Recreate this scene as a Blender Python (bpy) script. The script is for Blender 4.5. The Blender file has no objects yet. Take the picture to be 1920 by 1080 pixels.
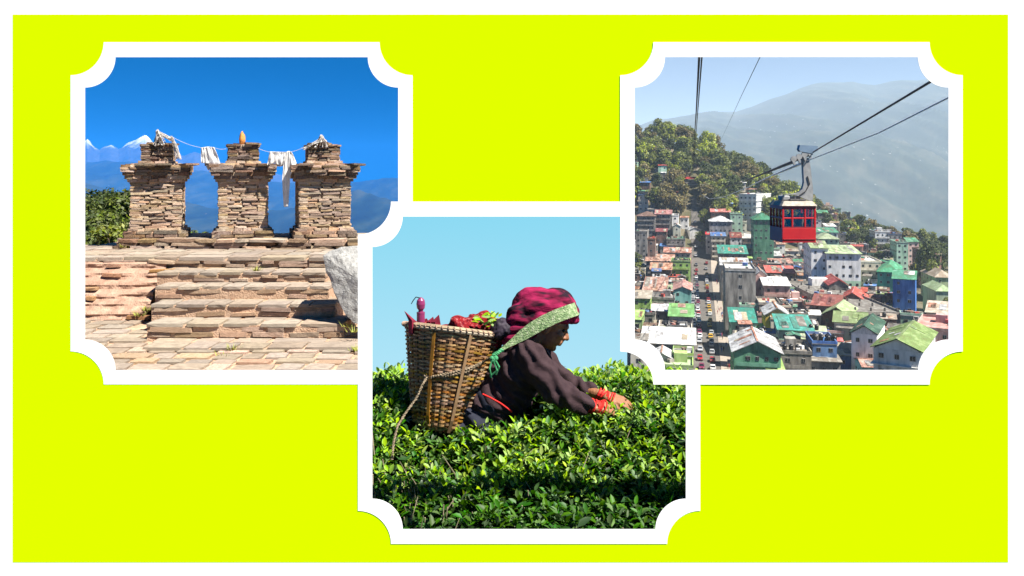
import bpy, bmesh, math, random
import numpy as np
from mathutils import Vector, Matrix, Quaternion, noise

# ------------------------------------------------------------------ camera, sky, sun, exposure
scene = bpy.context.scene
COL = scene.collection
R = math.radians
EYE = 2.2            # camera height (m)
F = 1500.0           # focal length in pixels of the 1920 px wide photograph
HZ = 330.0           # row of the horizon in the photograph

cam_data = bpy.data.cameras.new("camera")
cam_data.sensor_width = 36.0
cam_data.lens = 36.0 * F / 1920.0
cam_data.shift_y = -(540.0 - HZ) / 1920.0
cam_data.clip_start = 0.05
cam_data.clip_end = 60000.0
cam = bpy.data.objects.new("camera", cam_data)
COL.objects.link(cam)
cam.location = (0, 0, EYE)
cam.rotation_euler = (R(90), 0, 0)
scene.camera = cam

SUN_AZ, SUN_EL = R(58), R(55)      # sun behind the camera, to the right
SUN = Vector((math.sin(SUN_AZ) * math.cos(SUN_EL), -math.cos(SUN_AZ) * math.cos(SUN_EL), math.sin(SUN_EL)))
world = bpy.data.worlds.new("World")
scene.world = world
world.use_nodes = True
wn = world.node_tree.nodes
wl = world.node_tree.links
bg = wn["Background"]
sky = wn.new("ShaderNodeTexSky")
sky.sky_type = 'NISHITA'
sky.sun_disc = False
sky.sun_elevation = SUN_EL
sky.sun_rotation = math.atan2(SUN.x, SUN.y)
sky.altitude = 2000
sky.air_density = 1.0
sky.dust_density = 0.0
sky.ozone_density = 3.0
tc = wn.new("ShaderNodeTexCoord")
mp = wn.new("ShaderNodeMapping")
mp.inputs["Location"].default_value = (0, 0, 0.22)
wl.new(tc.outputs["Generated"], mp.inputs["Vector"])
wl.new(mp.outputs["Vector"], sky.inputs["Vector"])
hs = wn.new("ShaderNodeHueSaturation")
hs.inputs["Saturation"].default_value = 1.9
hs.inputs["Value"].default_value = 0.60
wl.new(sky.outputs["Color"], hs.inputs["Color"])
wl.new(hs.outputs["Color"], bg.inputs["Color"])
bg.inputs["Strength"].default_value = 0.070

sun_data = bpy.data.lights.new("sun", 'SUN')
sun_data.energy = 5.0
sun_data.angle = R(0.5)
sun_data.color = (1.0, 0.95, 0.87)
sun = bpy.data.objects.new("sun", sun_data)
COL.objects.link(sun)
sun.rotation_euler = SUN.to_track_quat('Z', 'Y').to_euler()
sun.location = (20, -20, 40)

vs = scene.view_settings
vs.view_transform = 'Standard'
vs.look = 'None'
vs.exposure = 1.46
vs.gamma = 1.0
vs.use_curve_mapping = False
cy = scene.cycles
cy.use_denoising = True
cy.max_bounces = 6
cy.diffuse_bounces = 3
cy.glossy_bounces = 2
cy.transmission_bounces = 4
cy.transparent_max_bounces = 12
cy.volume_bounces = 1
cy.caustics_reflective = False
cy.caustics_refractive = False

# ------------------------------------------------------------------ helpers
def P(px, py, d):
    """world point that stands at distance d (along +Y) behind pixel (px, py) of the photograph"""
    return Vector(((px - 960.0) / F * d, d, EYE - (py - HZ) / F * d))

class MB:
    """collects verts and faces for one mesh"""
    def __init__(s):
        s.v = []; s.f = []; s.mi = []
    def add(s, vs_, fs, mi=0):
        n = len(s.v)
        s.v.extend([tuple(p) for p in vs_])
        for f in fs:
            s.f.append(tuple(n + i for i in f)); s.mi.append(mi)
        return s
    def box(s, c, size, rot=None, mi=0, taper=1.0):
        hx, hy, hz = size[0] / 2, size[1] / 2, size[2] / 2
        pts = []
        for z in (-1, 1):
            t = taper if z > 0 else 1.0
            for x, y in ((-1, -1), (1, -1), (1, 1), (-1, 1)):
                pts.append(Vector((x * hx * t, y * hy * t, z * hz)))
        if rot is not None:
            pts = [rot @ p for p in pts]
        c = Vector(c)
        return s.add([p + c for p in pts], [(3, 2, 1, 0), (4, 5, 6, 7), (0, 1, 5, 4), (1, 2, 6, 5), (2, 3, 7, 6), (3, 0, 4, 7)], mi)
    def tube(s, pts, rad, n=6, mi=0, cap=True):
        pts = [Vector(p) for p in pts]
        if not hasattr(rad, '__len__'):
            rad = [rad] * len(pts)
        rings = []
        prev = None
        for i, p in enumerate(pts):
            a = pts[max(i - 1, 0)]; b = pts[min(i + 1, len(pts) - 1)]
            t = (b - a)
            t = t.normalized() if t.length > 1e-9 else Vector((0, 0, 1))
            if prev is None:
                u = t.orthogonal().normalized()
            else:
                u = prev - t * prev.dot(t)
                u = u.normalized() if u.length > 1e-6 else t.orthogonal().normalized()
            prev = u
            w = t.cross(u)
            rings.append([p + (u * math.cos(2 * math.pi * k / n) + w * math.sin(2 * math.pi * k / n)) * rad[i] for k in range(n)])
        fs = []
        for i in range(len(pts) - 1):
            for k in range(n):
                fs.append((i * n + k, i * n + (k + 1) % n, (i + 1) * n + (k + 1) % n, (i + 1) * n + k))
        if cap:
            fs.append(tuple(range(n - 1, -1, -1)))
            m = (len(pts) - 1) * n
            fs.append(tuple(m + k for k in range(n)))
        return s.add([p for r in rings for p in r], fs, mi)
    def ball(s, c, r, seg=12, ring=8, rot=None, mi=0):
        c = Vector(c)
        if not hasattr(r, '__len__'):
            r = (r, r, r)
        pts = [Vector((0, 0, r[2]))]
        for i in range(1, ring):
            th = math.pi * i / ring
            for k in range(seg):
                ph = 2 * math.pi * k / seg
                pts.append(Vector((r[0] * math.sin(th) * math.cos(ph), r[1] * math.sin(th) * math.sin(ph), r[2] * math.cos(th))))
        pts.append(Vector((0, 0, -r[2])))
        if rot is not None:
            pts = [rot @ p for p in pts]
        fs = []
        for k in range(seg):
            fs.append((0, 1 + k, 1 + (k + 1) % seg))
            for i in range(ring - 2):
                a = 1 + i * seg
                fs.append((a + k, a + seg + k, a + seg + (k + 1) % seg, a + (k + 1) % seg))
            a = 1 + (ring - 2) * seg
            fs.append((a + k, len(pts) - 1, a + (k + 1) % seg))
        return s.add([p + c for p in pts], fs, mi)
    def capsule(s, p0, r0, p1, r1, n=10):
        p0 = Vector(p0); p1 = Vector(p1)
        t = (p1 - p0); L = t.length; t = t.normalized()
        pts = []; rr = []
        for k in (0.1, 0.5, 0.85):
            a = (1 - k) * math.pi / 2
            pts.append(p0 - t * r0 * math.sin(a)); rr.append(r0 * math.cos(a))
        for k in range(5):
            q = k / 4
            pts.append(p0.lerp(p1, q)); rr.append(r0 + (r1 - r0) * q)
        for k in (0.85, 0.5, 0.1):
            a = (1 - k) * math.pi / 2
            pts.append(p1 + t * r1 * math.sin(a)); rr.append(r1 * math.cos(a))
        return s.tube(pts, rr, n)
    def prism(s, poly, y0, y1, mi=0):
        """polygon in x,z extruded along y"""
        n = len(poly)
        vs_ = [(x, y0, z) for x, z in poly] + [(x, y1, z) for x, z in poly]
        fs = [tuple(range(n)), tuple(range(2 * n - 1, n - 1, -1))]
        for i in range(n):
            j = (i + 1) % n
            fs.append((j, i, n + i, n + j))
        return s.add(vs_, fs, mi)
    def mesh(s, name, smooth=False):
        me = bpy.data.meshes.new(name)
        me.from_pydata(s.v, [], s.f)
        if any(s.mi):
            me.polygons.foreach_set("material_index", s.mi)
        if smooth:
            me.polygons.foreach_set("use_smooth", [True] * len(me.polygons))
        me.update()
        return me
    def obj(s, name, mat=None, parent=None, smooth=False, fix=False):
        me = s.mesh(name, smooth)
        if fix:
            bm = bmesh.new(); bm.from_mesh(me)
            bmesh.ops.recalc_face_normals(bm, faces=bm.faces)
            bm.to_mesh(me); bm.free()
        return link(name, me, mat, parent)

def link(name, me, mat=None, parent=None, loc=None):
    """one object from a mesh given in world space; under a parent the offset is taken out"""
    o = bpy.data.objects.new(name, me)
    COL.objects.link(o)
    if mat is not None and me is not None and not me.materials:
        for m in (mat if isinstance(mat, (list, tuple)) else [mat]):
            me.materials.append(m)
    if loc is not None:
        o.location = loc
    if parent is not None:
        o.parent = parent
        off = Vector((0, 0, 0))
        q = parent
        while q is not None:
            off += Vector(q.location)
            q = q.parent
        if parent.get("local") is None:
            o.location = Vector(o.location) - off
    return o

def tag(o, label=None, cat=None, group=None, kind=None):
    if label: o["label"] = label
    if cat: o["category"] = cat
    if group: o["group"] = group
    if kind: o["kind"] = kind
    return o

def thing(name, label, cat, loc=(0, 0, 0), group=None):
    o = bpy.data.objects.new(name, None)
    COL.objects.link(o)
    o.empty_display_size = 0.1
    o.location = loc
    return tag(o, label, cat, group)

def arrays_mesh(name, V, Fa, smooth=False):
    """V (n,3) float, Fa (m,k) int -> mesh"""
    V = np.asarray(V, dtype=np.float32); Fa = np.asarray(Fa, dtype=np.int32)
    me = bpy.data.meshes.new(name)
    me.vertices.add(len(V)); me.vertices.foreach_set("co", V.ravel())
    k = Fa.shape[1]
    me.loops.add(Fa.size); me.loops.foreach_set("vertex_index", Fa.ravel())
    me.polygons.add(len(Fa))
    me.polygons.foreach_set("loop_start", np.arange(0, Fa.size, k, dtype=np.int32))
    if smooth:
        me.polygons.foreach_set("use_smooth", np.ones(len(Fa), dtype=bool))
    me.update(calc_edges=True)
    me.validate()
    return me

def baked(o):
    """apply the modifiers of o, return it"""
    dg = bpy.context.evaluated_depsgraph_get()
    dg.update()
    me = bpy.data.meshes.new_from_object(o.evaluated_get(dg))
    old = o.data
    o.modifiers.clear()
    o.data = me
    me.name = old.name
    return o

def organic(name, mb, mat, parent, voxel=0.008, smooth=4, disp=None):
    """continuous skin over overlapping closed shapes"""
    me = mb.mesh(name)
    o = bpy.data.objects.new(name, me)
    COL.objects.link(o)
    m = o.modifiers.new("r", 'REMESH'); m.mode = 'VOXEL'; m.voxel_size = voxel; m.use_smooth_shade = True
    m = o.modifiers.new("s", 'SMOOTH'); m.iterations = smooth; m.factor = 0.5
    baked(o)
    me = o.data
    if disp:
        n = len(me.vertices)
        co = np.empty(n * 3); me.vertices.foreach_get("co", co); co = co.reshape(-1, 3)
        no = np.empty(n * 3); me.vertices.foreach_get("normal", no); no = no.reshape(-1, 3)
        for i in range(n):
            co[i] += no[i] * disp(Vector(co[i]))
        me.vertices.foreach_set("co", co.ravel()); me.update()
    me.polygons.foreach_set("use_smooth", [True] * len(me.polygons))
    me.materials.clear()
    for q in (mat if isinstance(mat, (list, tuple)) else [mat]):
        me.materials.append(q)
    if parent is not None:
        o.parent = parent
        o.location = -Vector(parent.location)
    return o

# ------------------------------------------------------------------ procedural materials
_mats = {}
def lin(r, g, b):
    f = lambda c: (c / 255 / 12.92) if c <= 10 else ((c / 255 + 0.055) / 1.055) ** 2.4
    return (f(r), f(g), f(b), 1.0)

def M(name, cols, scale=6.0, rough=0.8, bump=0.0, bscale=None, rand=0.0, detail=6.0, island=False, streak=None,
      trans=0.0, spec=0.3, metal=0.0, mortar=None, lo=0.3, hi=0.7):
    """noise-mixed colours, optional random tint per object (rand) and bump"""
    if name in _mats: return _mats[name]
    m = bpy.data.materials.new(name); m.use_nodes = True
    N = m.node_tree.nodes; L = m.node_tree.links
    b = N["Principled BSDF"]
    b.inputs["Roughness"].default_value = rough
    b.inputs["Specular IOR Level"].default_value = spec
    b.inputs["Metallic"].default_value = metal
    cols = [tuple(c) + (1.0,) if len(c) == 3 else tuple(c) for c in cols]
    tcn = N.new("ShaderNodeTexCoord")
    vec = tcn.outputs["Object"]
    if rand or streak:
        oi = N.new("ShaderNodeObjectInfo")
        mv = N.new("ShaderNodeVectorMath"); mv.operation = 'MULTIPLY_ADD'
        mv.inputs[1].default_value = streak or (1, 1, 1)
        cb = N.new("ShaderNodeCombineXYZ")
        mm = N.new("ShaderNodeMath"); mm.operation = 'MULTIPLY'; mm.inputs[1].default_value = 91.0
        L.new(oi.outputs["Random"], mm.inputs[0])
        L.new(mm.outputs[0], cb.inputs[0]); L.new(mm.outputs[0], cb.inputs[1])
        L.new(vec, mv.inputs[0]); L.new(cb.outputs[0], mv.inputs[2])
        vec = mv.outputs[0]
    nz = N.new("ShaderNodeTexNoise"); nz.inputs["Scale"].default_value = scale; nz.inputs["Detail"].default_value = detail
    nz.inputs["Roughness"].default_value = 0.6
    L.new(vec, nz.inputs["Vector"])
    if len(cols) > 1:
        cr = N.new("ShaderNodeValToRGB")
        el = cr.color_ramp.elements
        while len(el) < len(cols): el.new(0.5)
        for i, c in enumerate(cols):
            el[i].position = lo + (hi - lo) * i / (len(cols) - 1); el[i].color = c
        L.new(nz.outputs["Fac"], cr.inputs["Fac"])
        out = cr.outputs["Color"]
    else:
        rg = N.new("ShaderNodeRGB"); rg.outputs[0].default_value = cols[0]; out = rg.outputs[0]
    if rand:
        if island:
            gi = N.new("ShaderNodeNewGeometry"); rsrc = gi.outputs["Random Per Island"]
        else:
            rsrc = oi.outputs["Random"]
        h = N.new("ShaderNodeHueSaturation")
        mr = N.new("ShaderNodeMapRange"); mr.inputs[3].default_value = 1 - rand; mr.inputs[4].default_value = 1 + rand
        L.new(rsrc, mr.inputs[0]); L.new(mr.outputs[0], h.inputs["Value"])
        m2 = N.new("ShaderNodeMath"); m2.operation = 'MULTIPLY'; m2.inputs[1].default_value = 7.31
        m3 = N.new("ShaderNodeMath"); m3.operation = 'FRACT'
        L.new(rsrc, m2.inputs[0]); L.new(m2.outputs[0], m3.inputs[0])
        mr2 = N.new("ShaderNodeMapRange"); mr2.inputs[3].default_value = 0.5 - 0.06 * rand; mr2.inputs[4].default_value = 0.5 + 0.06 * rand
        L.new(m3.outputs[0], mr2.inputs[0]); L.new(mr2.outputs[0], h.inputs["Hue"])
        m4 = N.new("ShaderNodeMath"); m4.operation = 'MULTIPLY'; m4.inputs[1].default_value = 23.7
        m5 = N.new("ShaderNodeMath"); m5.operation = 'FRACT'
        L.new(rsrc, m4.inputs[0]); L.new(m4.outputs[0], m5.inputs[0])
        mr3 = N.new("ShaderNodeMapRange"); mr3.inputs[3].default_value = 1 - rand; mr3.inputs[4].default_value = 1 + 0.7 * rand
        L.new(m5.outputs[0], mr3.inputs[0]); L.new(mr3.outputs[0], h.inputs["Saturation"])
        L.new(out, h.inputs["Color"]); out = h.outputs["Color"]
    L.new(out, b.inputs["Base Color"])
    if bump:
        n2 = N.new("ShaderNodeTexNoise"); n2.inputs["Scale"].default_value = bscale or scale * 3; n2.inputs["Detail"].default_value = 8
        L.new(vec, n2.inputs["Vector"])
        bp = N.new("ShaderNodeBump"); bp.inputs["Strength"].default_value = min(1.0, bump); bp.inputs["Distance"].default_value = 0.02 * max(1.0, bump)
        L.new(n2.outputs["Fac"], bp.inputs["Height"]); L.new(bp.outputs["Normal"], b.inputs["Normal"])
    if trans:
        tr = N.new("ShaderNodeBsdfTranslucent"); mx = N.new("ShaderNodeMixShader"); mx.inputs[0].default_value = trans
        L.new(out, tr.inputs["Color"])
        L.new(b.outputs[0], mx.inputs[1]); L.new(tr.outputs[0], mx.inputs[2])
        L.new(mx.outputs[0], N["Material Output"].inputs["Surface"])
    _mats[name] = m
    return m

def emissive_sky(name, top, bottom, z0, z1, strength):
    m = bpy.data.materials.new(name); m.use_nodes = True
    N = m.node_tree.nodes; L = m.node_tree.links
    N.remove(N["Principled BSDF"])
    e = N.new("ShaderNodeEmission"); e.inputs["Strength"].default_value = strength
    t = N.new("ShaderNodeTexCoord"); sx = N.new("ShaderNodeSeparateXYZ")
    mr = N.new("ShaderNodeMapRange"); mr.inputs[1].default_value = z0; mr.inputs[2].default_value = z1
    mx = N.new("ShaderNodeMix"); mx.data_type = 'RGBA'
    mx.inputs[6].default_value = bottom; mx.inputs[7].default_value = top
    L.new(t.outputs["Object"], sx.inputs[0]); L.new(sx.outputs[2], mr.inputs[0]); L.new(mr.outputs[0], mx.inputs[0])
    L.new(mx.outputs[2], e.inputs["Color"]); L.new(e.outputs[0], N["Material Output"].inputs["Surface"])
    return m

def interp(xs, ys, x):
    return float(np.interp(x, xs, ys))

def fbm(x, y, z=0.0, oct=4):
    return noise.fractal(Vector((x, y, z)), 1.0, 2.0, oct)
# ------------------------------------------------------------------ the display wall with its three openings
WALL_Y = 2.6
def wp(px, py):
    q = P(px, py, WALL_Y); return (q.x, q.z)

def scooped(x0, y0, x1, y1, r, n=20):
    """square with quarter-round notches cut from its corners (pixel coordinates)"""
    pts = []
    for cx, cy_, a0 in ((x0, y0, 90), (x1, y0, 180), (x1, y1, 270), (x0, y1, 0)):
        for k in range(n + 1):
            a = R(a0 - 90 * k / n)
            pts.append((cx + r * math.cos(a), cy_ + r * math.sin(a)))
    return pts

def solid(poly_px, ya, yb, name="cutter"):
    mb = MB(); mb.prism([wp(*p) for p in poly_px], ya, yb)
    o = mb.obj(name, fix=True)
    return o

def carve(o, cutters):
    for c in cutters:
        m = o.modifiers.new("b", 'BOOLEAN'); m.operation = 'DIFFERENCE'; m.object = c; m.solver = 'EXACT'
    baked(o)
    return o

def build_wall():
    white = M("frame_white_paint", [(0.87, 0.87, 0.87), (0.88, 0.88, 0.88)], scale=3, rough=0.6, spec=0.2)
    lime = M("lime_yellow_paint", [(0.484, 0.86, 0.0), (0.492, 0.87, 0.0)], scale=2, rough=0.7, spec=0.0)
    LO = scooped(132, 79, 773.5, 721, 62); LI = scooped(159, 107, 746.5, 694, 57)
    MO = scooped(671, 378, 1313, 1020, 62); MI = scooped(698, 406, 1286, 992.5, 57)
    RO = scooped(1163, 79, 1805, 721, 62); RI = scooped(1190, 107, 1778.5, 694, 57)
    a, b = WALL_Y - 0.1, WALL_Y + 0.1
    cut = {k: solid(v, a, b) for k, v in dict(LO=LO, LI=LI, MO=MO, MI=MI, RO=RO, RI=RI).items()}
    # openings of the boards: a little wider than the pictures, hidden by the frames
    board_cut = [solid(scooped(x0 + 9, y0 + 9, x1 - 9, y1 - 9, 60), a, b) for x0, y0, x1, y1 in
                 ((132, 79, 773.5, 721), (671, 378, 1313, 1020), (1163, 79, 1805, 721))]
    y0 = WALL_Y
    labels = {"L": "white frame with scooped corners around the stone pillars view",
              "M": "white frame with scooped corners around the tea picker view",
              "R": "white frame with scooped corners around the cable car view"}
    for key, outer, cutters, ya, yb in (("L", LO, ["LI", "MO"], y0 + 0.0010, y0 + 0.0018), ("M", MO, ["MI", "RO"], y0 + 0.0005, y0 + 0.0018), ("R", RO, ["RI"], y0, y0 + 0.0018)):
        o = solid(outer, ya, yb, "picture_frame")
        carve(o, [cut[c] for c in cutters])
        o.data.materials.clear(); o.data.materials.append(white)
        tag(o, labels[key], "frame", "white frames on the lime wall")
    base = thing("display_wall", "lime yellow display wall with white margin and three openings", "wall", (0, y0, 0))
    # white backing and lime panel
    bk = MB(); bk.prism([(-1.95, 0.0), (1.95, 0.0), (1.95, 2.86), (-1.95, 2.86)], y0 + 0.0026, y0 + 0.010)
    bo = bk.obj("backing_board", fix=True); carve(bo, board_cut)
    bo.data.materials.clear(); bo.data.materials.append(white)
    pn = solid([(23, 27), (1891, 27), (1891, 1055), (23, 1055)], y0 + 0.0019, y0 + 0.0025, "colour_panel"); carve(pn, board_cut)
    pn.data.materials.clear(); pn.data.materials.append(lime)
    for o in (bo, pn):
        o.parent = base; o.location = -Vector(base.location)
    for sx in (-1.6, 0.0 - 1.0, 1.0, 1.6):
        st = MB(); st.box((sx, y0 + 0.20, 0.35), (0.05, 0.37, 0.70), taper=1.0)
        st.obj("support_foot", white, base)
    for c in list(cut.values()) + board_cut:
        me = c.data; bpy.data.objects.remove(c); bpy.data.meshes.remove(me)
build_wall()
# ------------------------------------------------------------------ middle view: tea picker behind a tea hedge
rng = random.Random(33)
WD = 3.9                      # distance of the woman
def W(px, py, dy=0.0): return P(px, py, WD + dy)

# cyan sky sheet behind the hedge
def build_mid_sky():
    D = 5.25
    poly = [(684, 1050), (684, 462), (700, 452), (738, 432), (752, 414), (754, 392), (1176, 392), (1176, 690), (1232, 707), (1300, 707), (1300, 1050)]
    mb = MB()
    V = [P(x, y, D) for x, y in poly]
    for v in V: v.z = max(v.z, 0.05)
    n = len(V)
    V2 = [v + Vector((0, 0.02, 0)) for v in V]
    mb.add(V + V2, [tuple(range(n)), tuple(range(2 * n - 1, n - 1, -1))] + [((i + 1) % n, i, n + i, n + (i + 1) % n) for i in range(n)])
    z1, z0 = P(0, 406, D).z, P(0, 740, D).z
    m = emissive_sky("cyan_sky", lin(139, 215, 240), lin(178, 227, 245), z0, z1, 0.375)
    o = mb.obj("sky", m, fix=True)
    tag(o, "pale cyan sky behind the tea picker", "sky", kind="structure")
build_mid_sky()

# ---- tea hedge
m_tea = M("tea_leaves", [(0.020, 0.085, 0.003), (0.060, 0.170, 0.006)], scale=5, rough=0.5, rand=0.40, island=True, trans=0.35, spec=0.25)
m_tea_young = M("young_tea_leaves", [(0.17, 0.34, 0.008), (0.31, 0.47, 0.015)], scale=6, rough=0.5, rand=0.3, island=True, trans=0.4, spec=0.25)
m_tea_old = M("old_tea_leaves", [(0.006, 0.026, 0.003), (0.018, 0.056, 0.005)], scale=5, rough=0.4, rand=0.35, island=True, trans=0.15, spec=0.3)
m_stem = M("tea_stem", [(0.16, 0.13, 0.08), (0.30, 0.26, 0.17)], scale=14, rough=0.9)

def hedge_top(x, d):
    """height of the plucking table"""
    py = interp([3.0, 3.35, 3.6, 3.8, 4.0, 4.3, 4.7], [1000, 905, 830, 782, 752, 732, 722], d)
    px = 960 + x / d * F
    py += interp([560, 700, 780, 900, 1000, 1120, 1290, 1450], [-10, -8, 4, 12, 4, -6, -8, -4], px) * min(1.0, (d - 2.9))
    py += interp([600, 650, 690, 710, 1270, 1292, 1320, 1400], [40, 34, 14, 0, 0, 10, 22, 30], px)
    if d < 3.82:
        py += interp([700, 750, 800, 880, 930], [0, 24, 34, 26, 0], px) * interp([3.3, 3.55, 3.82], [0.2, 1, 1], d)
    z = EYE - (py - HZ) / F * d
    return z + 0.055 * fbm(x * 4.2, d * 4.2, 1.0, 3)

def leaf_batch(n_sh, dmin, dmax, kind, seed, zoff=0.0, size=(0.030, 0.060), spread=1.0, xpx=(645, 1325), per=(3, 6), upright=0.6):
    """shoots of pointed folded leaves; returns V (k,8,3)"""
    r_ = random.Random(seed)
    out = []
    for _ in range(n_sh):
        d = dmin + (dmax - dmin) * r_.random() ** 0.9
        px = r_.uniform(*xpx)
        x = (px - 960) / F * d
        z = hedge_top(x, d) + zoff + r_.uniform(-0.045, 0.04)
        if px < 860 and d < 3.55 and r_.random() < 0.55: continue
        # keep the picker's place clear
        if 3.74 < d < 4.22 and -0.53 < x < 0.18: continue
        if 3.66 < d < 4.02 and 1084 < px < 1196: z -= 0.030
        lean = Vector((r_.uniform(-0.45, 0.45), r_.uniform(-0.45, 0.35), 1)).normalized()
        base = Vector((x, d, z - 0.03))
        k = r_.randint(*per); a0 = r_.uniform(0, 6.28)
        for i in range(k):
            a = a0 + i * 2.4 + r_.uniform(-0.4, 0.4)
            el = upright * (0.4 + 0.6 * i / k) + r_.uniform(-0.25, 0.25)
            h = Vector((math.cos(a), math.sin(a), 0))
            dirv = (h * math.cos(el) * spread + lean * math.sin(el)).normalized()
            L_ = r_.uniform(*size) * (1.0 if i else 0.8)
            w = L_ * r_.uniform(0.16, 0.22)
            side = dirv.cross(Vector((0, 0, 1)))
            if side.length < 0.1: side = Vector((1, 0, 0))
            side = (Quaternion(dirv, r_.uniform(-0.6, 0.6)) @ side.normalized())
            nn = side.cross(dirv)
            b = base + lean * (0.010 * i) + dirv * 0.006
            droop = Vector((0, 0, -1)) * L_ * r_.uniform(0.0, 0.35)
            m1 = b + dirv * L_ * 0.35 + droop * 0.1; m2 = b + dirv * L_ * 0.70 + droop * 0.45; tip = b + dirv * L_ + droop
            cup = nn * w * 0.35
            out.append([b, m1 + side * w + cup, m1, m1 - side * w + cup, m2 + side * w * 0.8 + cup, m2, m2 - side * w * 0.8 + cup, tip])
    return np.array([[tuple(v) for v in l] for l in out], dtype=np.float32)
LEAF_F = np.array([(0, 1, 2), (0, 2, 3), (1, 4, 2), (2, 4, 5), (2, 5, 3), (3, 5, 6), (4, 7, 5), (5, 7, 6)], dtype=np.int32)
def leaf_mesh(name, A, mat):
    n = len(A)
    Fa = (LEAF_F[None] + (np.arange(n) * 8)[:, None, None]).reshape(-1, 3)
    me = arrays_mesh(name, A.reshape(-1, 3), Fa, smooth=False)
    me.materials.append(mat)
    return me

def build_hedge():
    t = thing("tea_hedge", "dense bright green tea hedge in front of the tea picker", "tea hedge", (0.2, 3.6, 0.2))
    base = Vector(t.location)
    # body: woody core kept below the leaves
    nx, nd = 70, 44
    V = []; Fq = []
    for j in range(nd + 1):
        d = 2.98 + (4.75 - 2.98) * j / nd
        for i in range(nx + 1):
            px = 630 + 710 * i / nx
            x = (px - 960) / F * d
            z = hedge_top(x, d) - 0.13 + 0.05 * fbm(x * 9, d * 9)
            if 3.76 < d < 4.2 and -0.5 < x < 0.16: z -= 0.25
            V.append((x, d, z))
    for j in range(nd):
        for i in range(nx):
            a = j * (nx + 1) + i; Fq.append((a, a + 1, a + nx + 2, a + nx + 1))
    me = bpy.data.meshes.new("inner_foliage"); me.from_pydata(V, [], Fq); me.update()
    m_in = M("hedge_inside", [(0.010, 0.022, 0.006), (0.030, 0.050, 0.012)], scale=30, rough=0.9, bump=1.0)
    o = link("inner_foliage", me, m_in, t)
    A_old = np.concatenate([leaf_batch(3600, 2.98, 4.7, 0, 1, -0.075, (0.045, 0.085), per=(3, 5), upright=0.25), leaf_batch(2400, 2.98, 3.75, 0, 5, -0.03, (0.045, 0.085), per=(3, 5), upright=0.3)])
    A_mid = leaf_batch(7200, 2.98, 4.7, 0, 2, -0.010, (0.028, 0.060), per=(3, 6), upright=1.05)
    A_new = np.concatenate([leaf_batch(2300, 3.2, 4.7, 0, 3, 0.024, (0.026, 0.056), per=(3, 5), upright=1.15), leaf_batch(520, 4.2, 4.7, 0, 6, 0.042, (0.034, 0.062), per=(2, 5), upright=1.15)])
    # the 300 leaves that show largest are single parts
    d_ = A_mid[:, 0, 1]; px = 960 + A_mid[:, 0, 0] / d_ * F; py = HZ + (EYE - A_mid[:, 0, 2]) / d_ * F
    size = np.linalg.norm(A_mid[:, 7] - A_mid[:, 0], axis=1) / d_
    vis = (px > 700) & (px < 1284) & (py > 740) & (py < 985)
    order = np.argsort(-(size * vis))[:300]
    for i in order:
        A = A_mid[i]; c = A[0].copy()
        lm = bpy.data.meshes.new("leaf"); lm.from_pydata((A - c).tolist(), [], LEAF_F.tolist()); lm.materials.append(m_tea)
        lo = bpy.data.objects.new("leaf", lm); COL.objects.link(lo); lo.parent = t; lo.location = Vector(c.tolist()) - base
    keep = np.ones(len(A_mid), bool); keep[order] = False
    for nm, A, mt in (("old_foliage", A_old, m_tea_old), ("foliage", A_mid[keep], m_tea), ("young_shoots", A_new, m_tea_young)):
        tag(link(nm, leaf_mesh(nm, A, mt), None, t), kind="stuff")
    # bare stems showing at the left front
    for k in range(150):
        px = rng.uniform(690, 880) if k < 125 else rng.uniform(880, 1290); d = rng.uniform(3.05, 3.6)
        x = (px - 960) / F * d; z = hedge_top(x, d)
        mb = MB(); p0 = Vector((x + rng.uniform(-.08, .08), d - 0.05 + rng.uniform(-.05, .1), z - 0.55)); p1 = Vector((x, d - 0.05, z + 0.01 + rng.uniform(-0.06, 0.03)))
        mid = p0.lerp(p1, 0.5) + Vector((rng.uniform(-.03, .03), rng.uniform(-.03, .0), 0))
        mb.tube([p0, mid, p1], [0.006, 0.0045, 0.0025], 5)
        for q in range(2):
            s = mid.lerp(p1, rng.random()); mb.tube([s, s + Vector((rng.uniform(-.06, .06), rng.uniform(-.04, .02), rng.uniform(.04, .1)))], [0.003, 0.0015], 4)
        mb.obj("stem", m_stem, t)
    # trunks to the ground
    for k in range(14):
        x = -1.0 + 2.4 * k / 13 + rng.uniform(-.05, .05); d = rng.choice((3.35, 4.45))
        mb = MB(); mb.tube([(x, d, 0.0), (x + .02, d, 0.4), (x, d + .03, hedge_top(x, d) - 0.15)], [0.03, 0.022, 0.012], 6)
        mb.obj("trunk", m_stem, t)
build_hedge()

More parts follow.
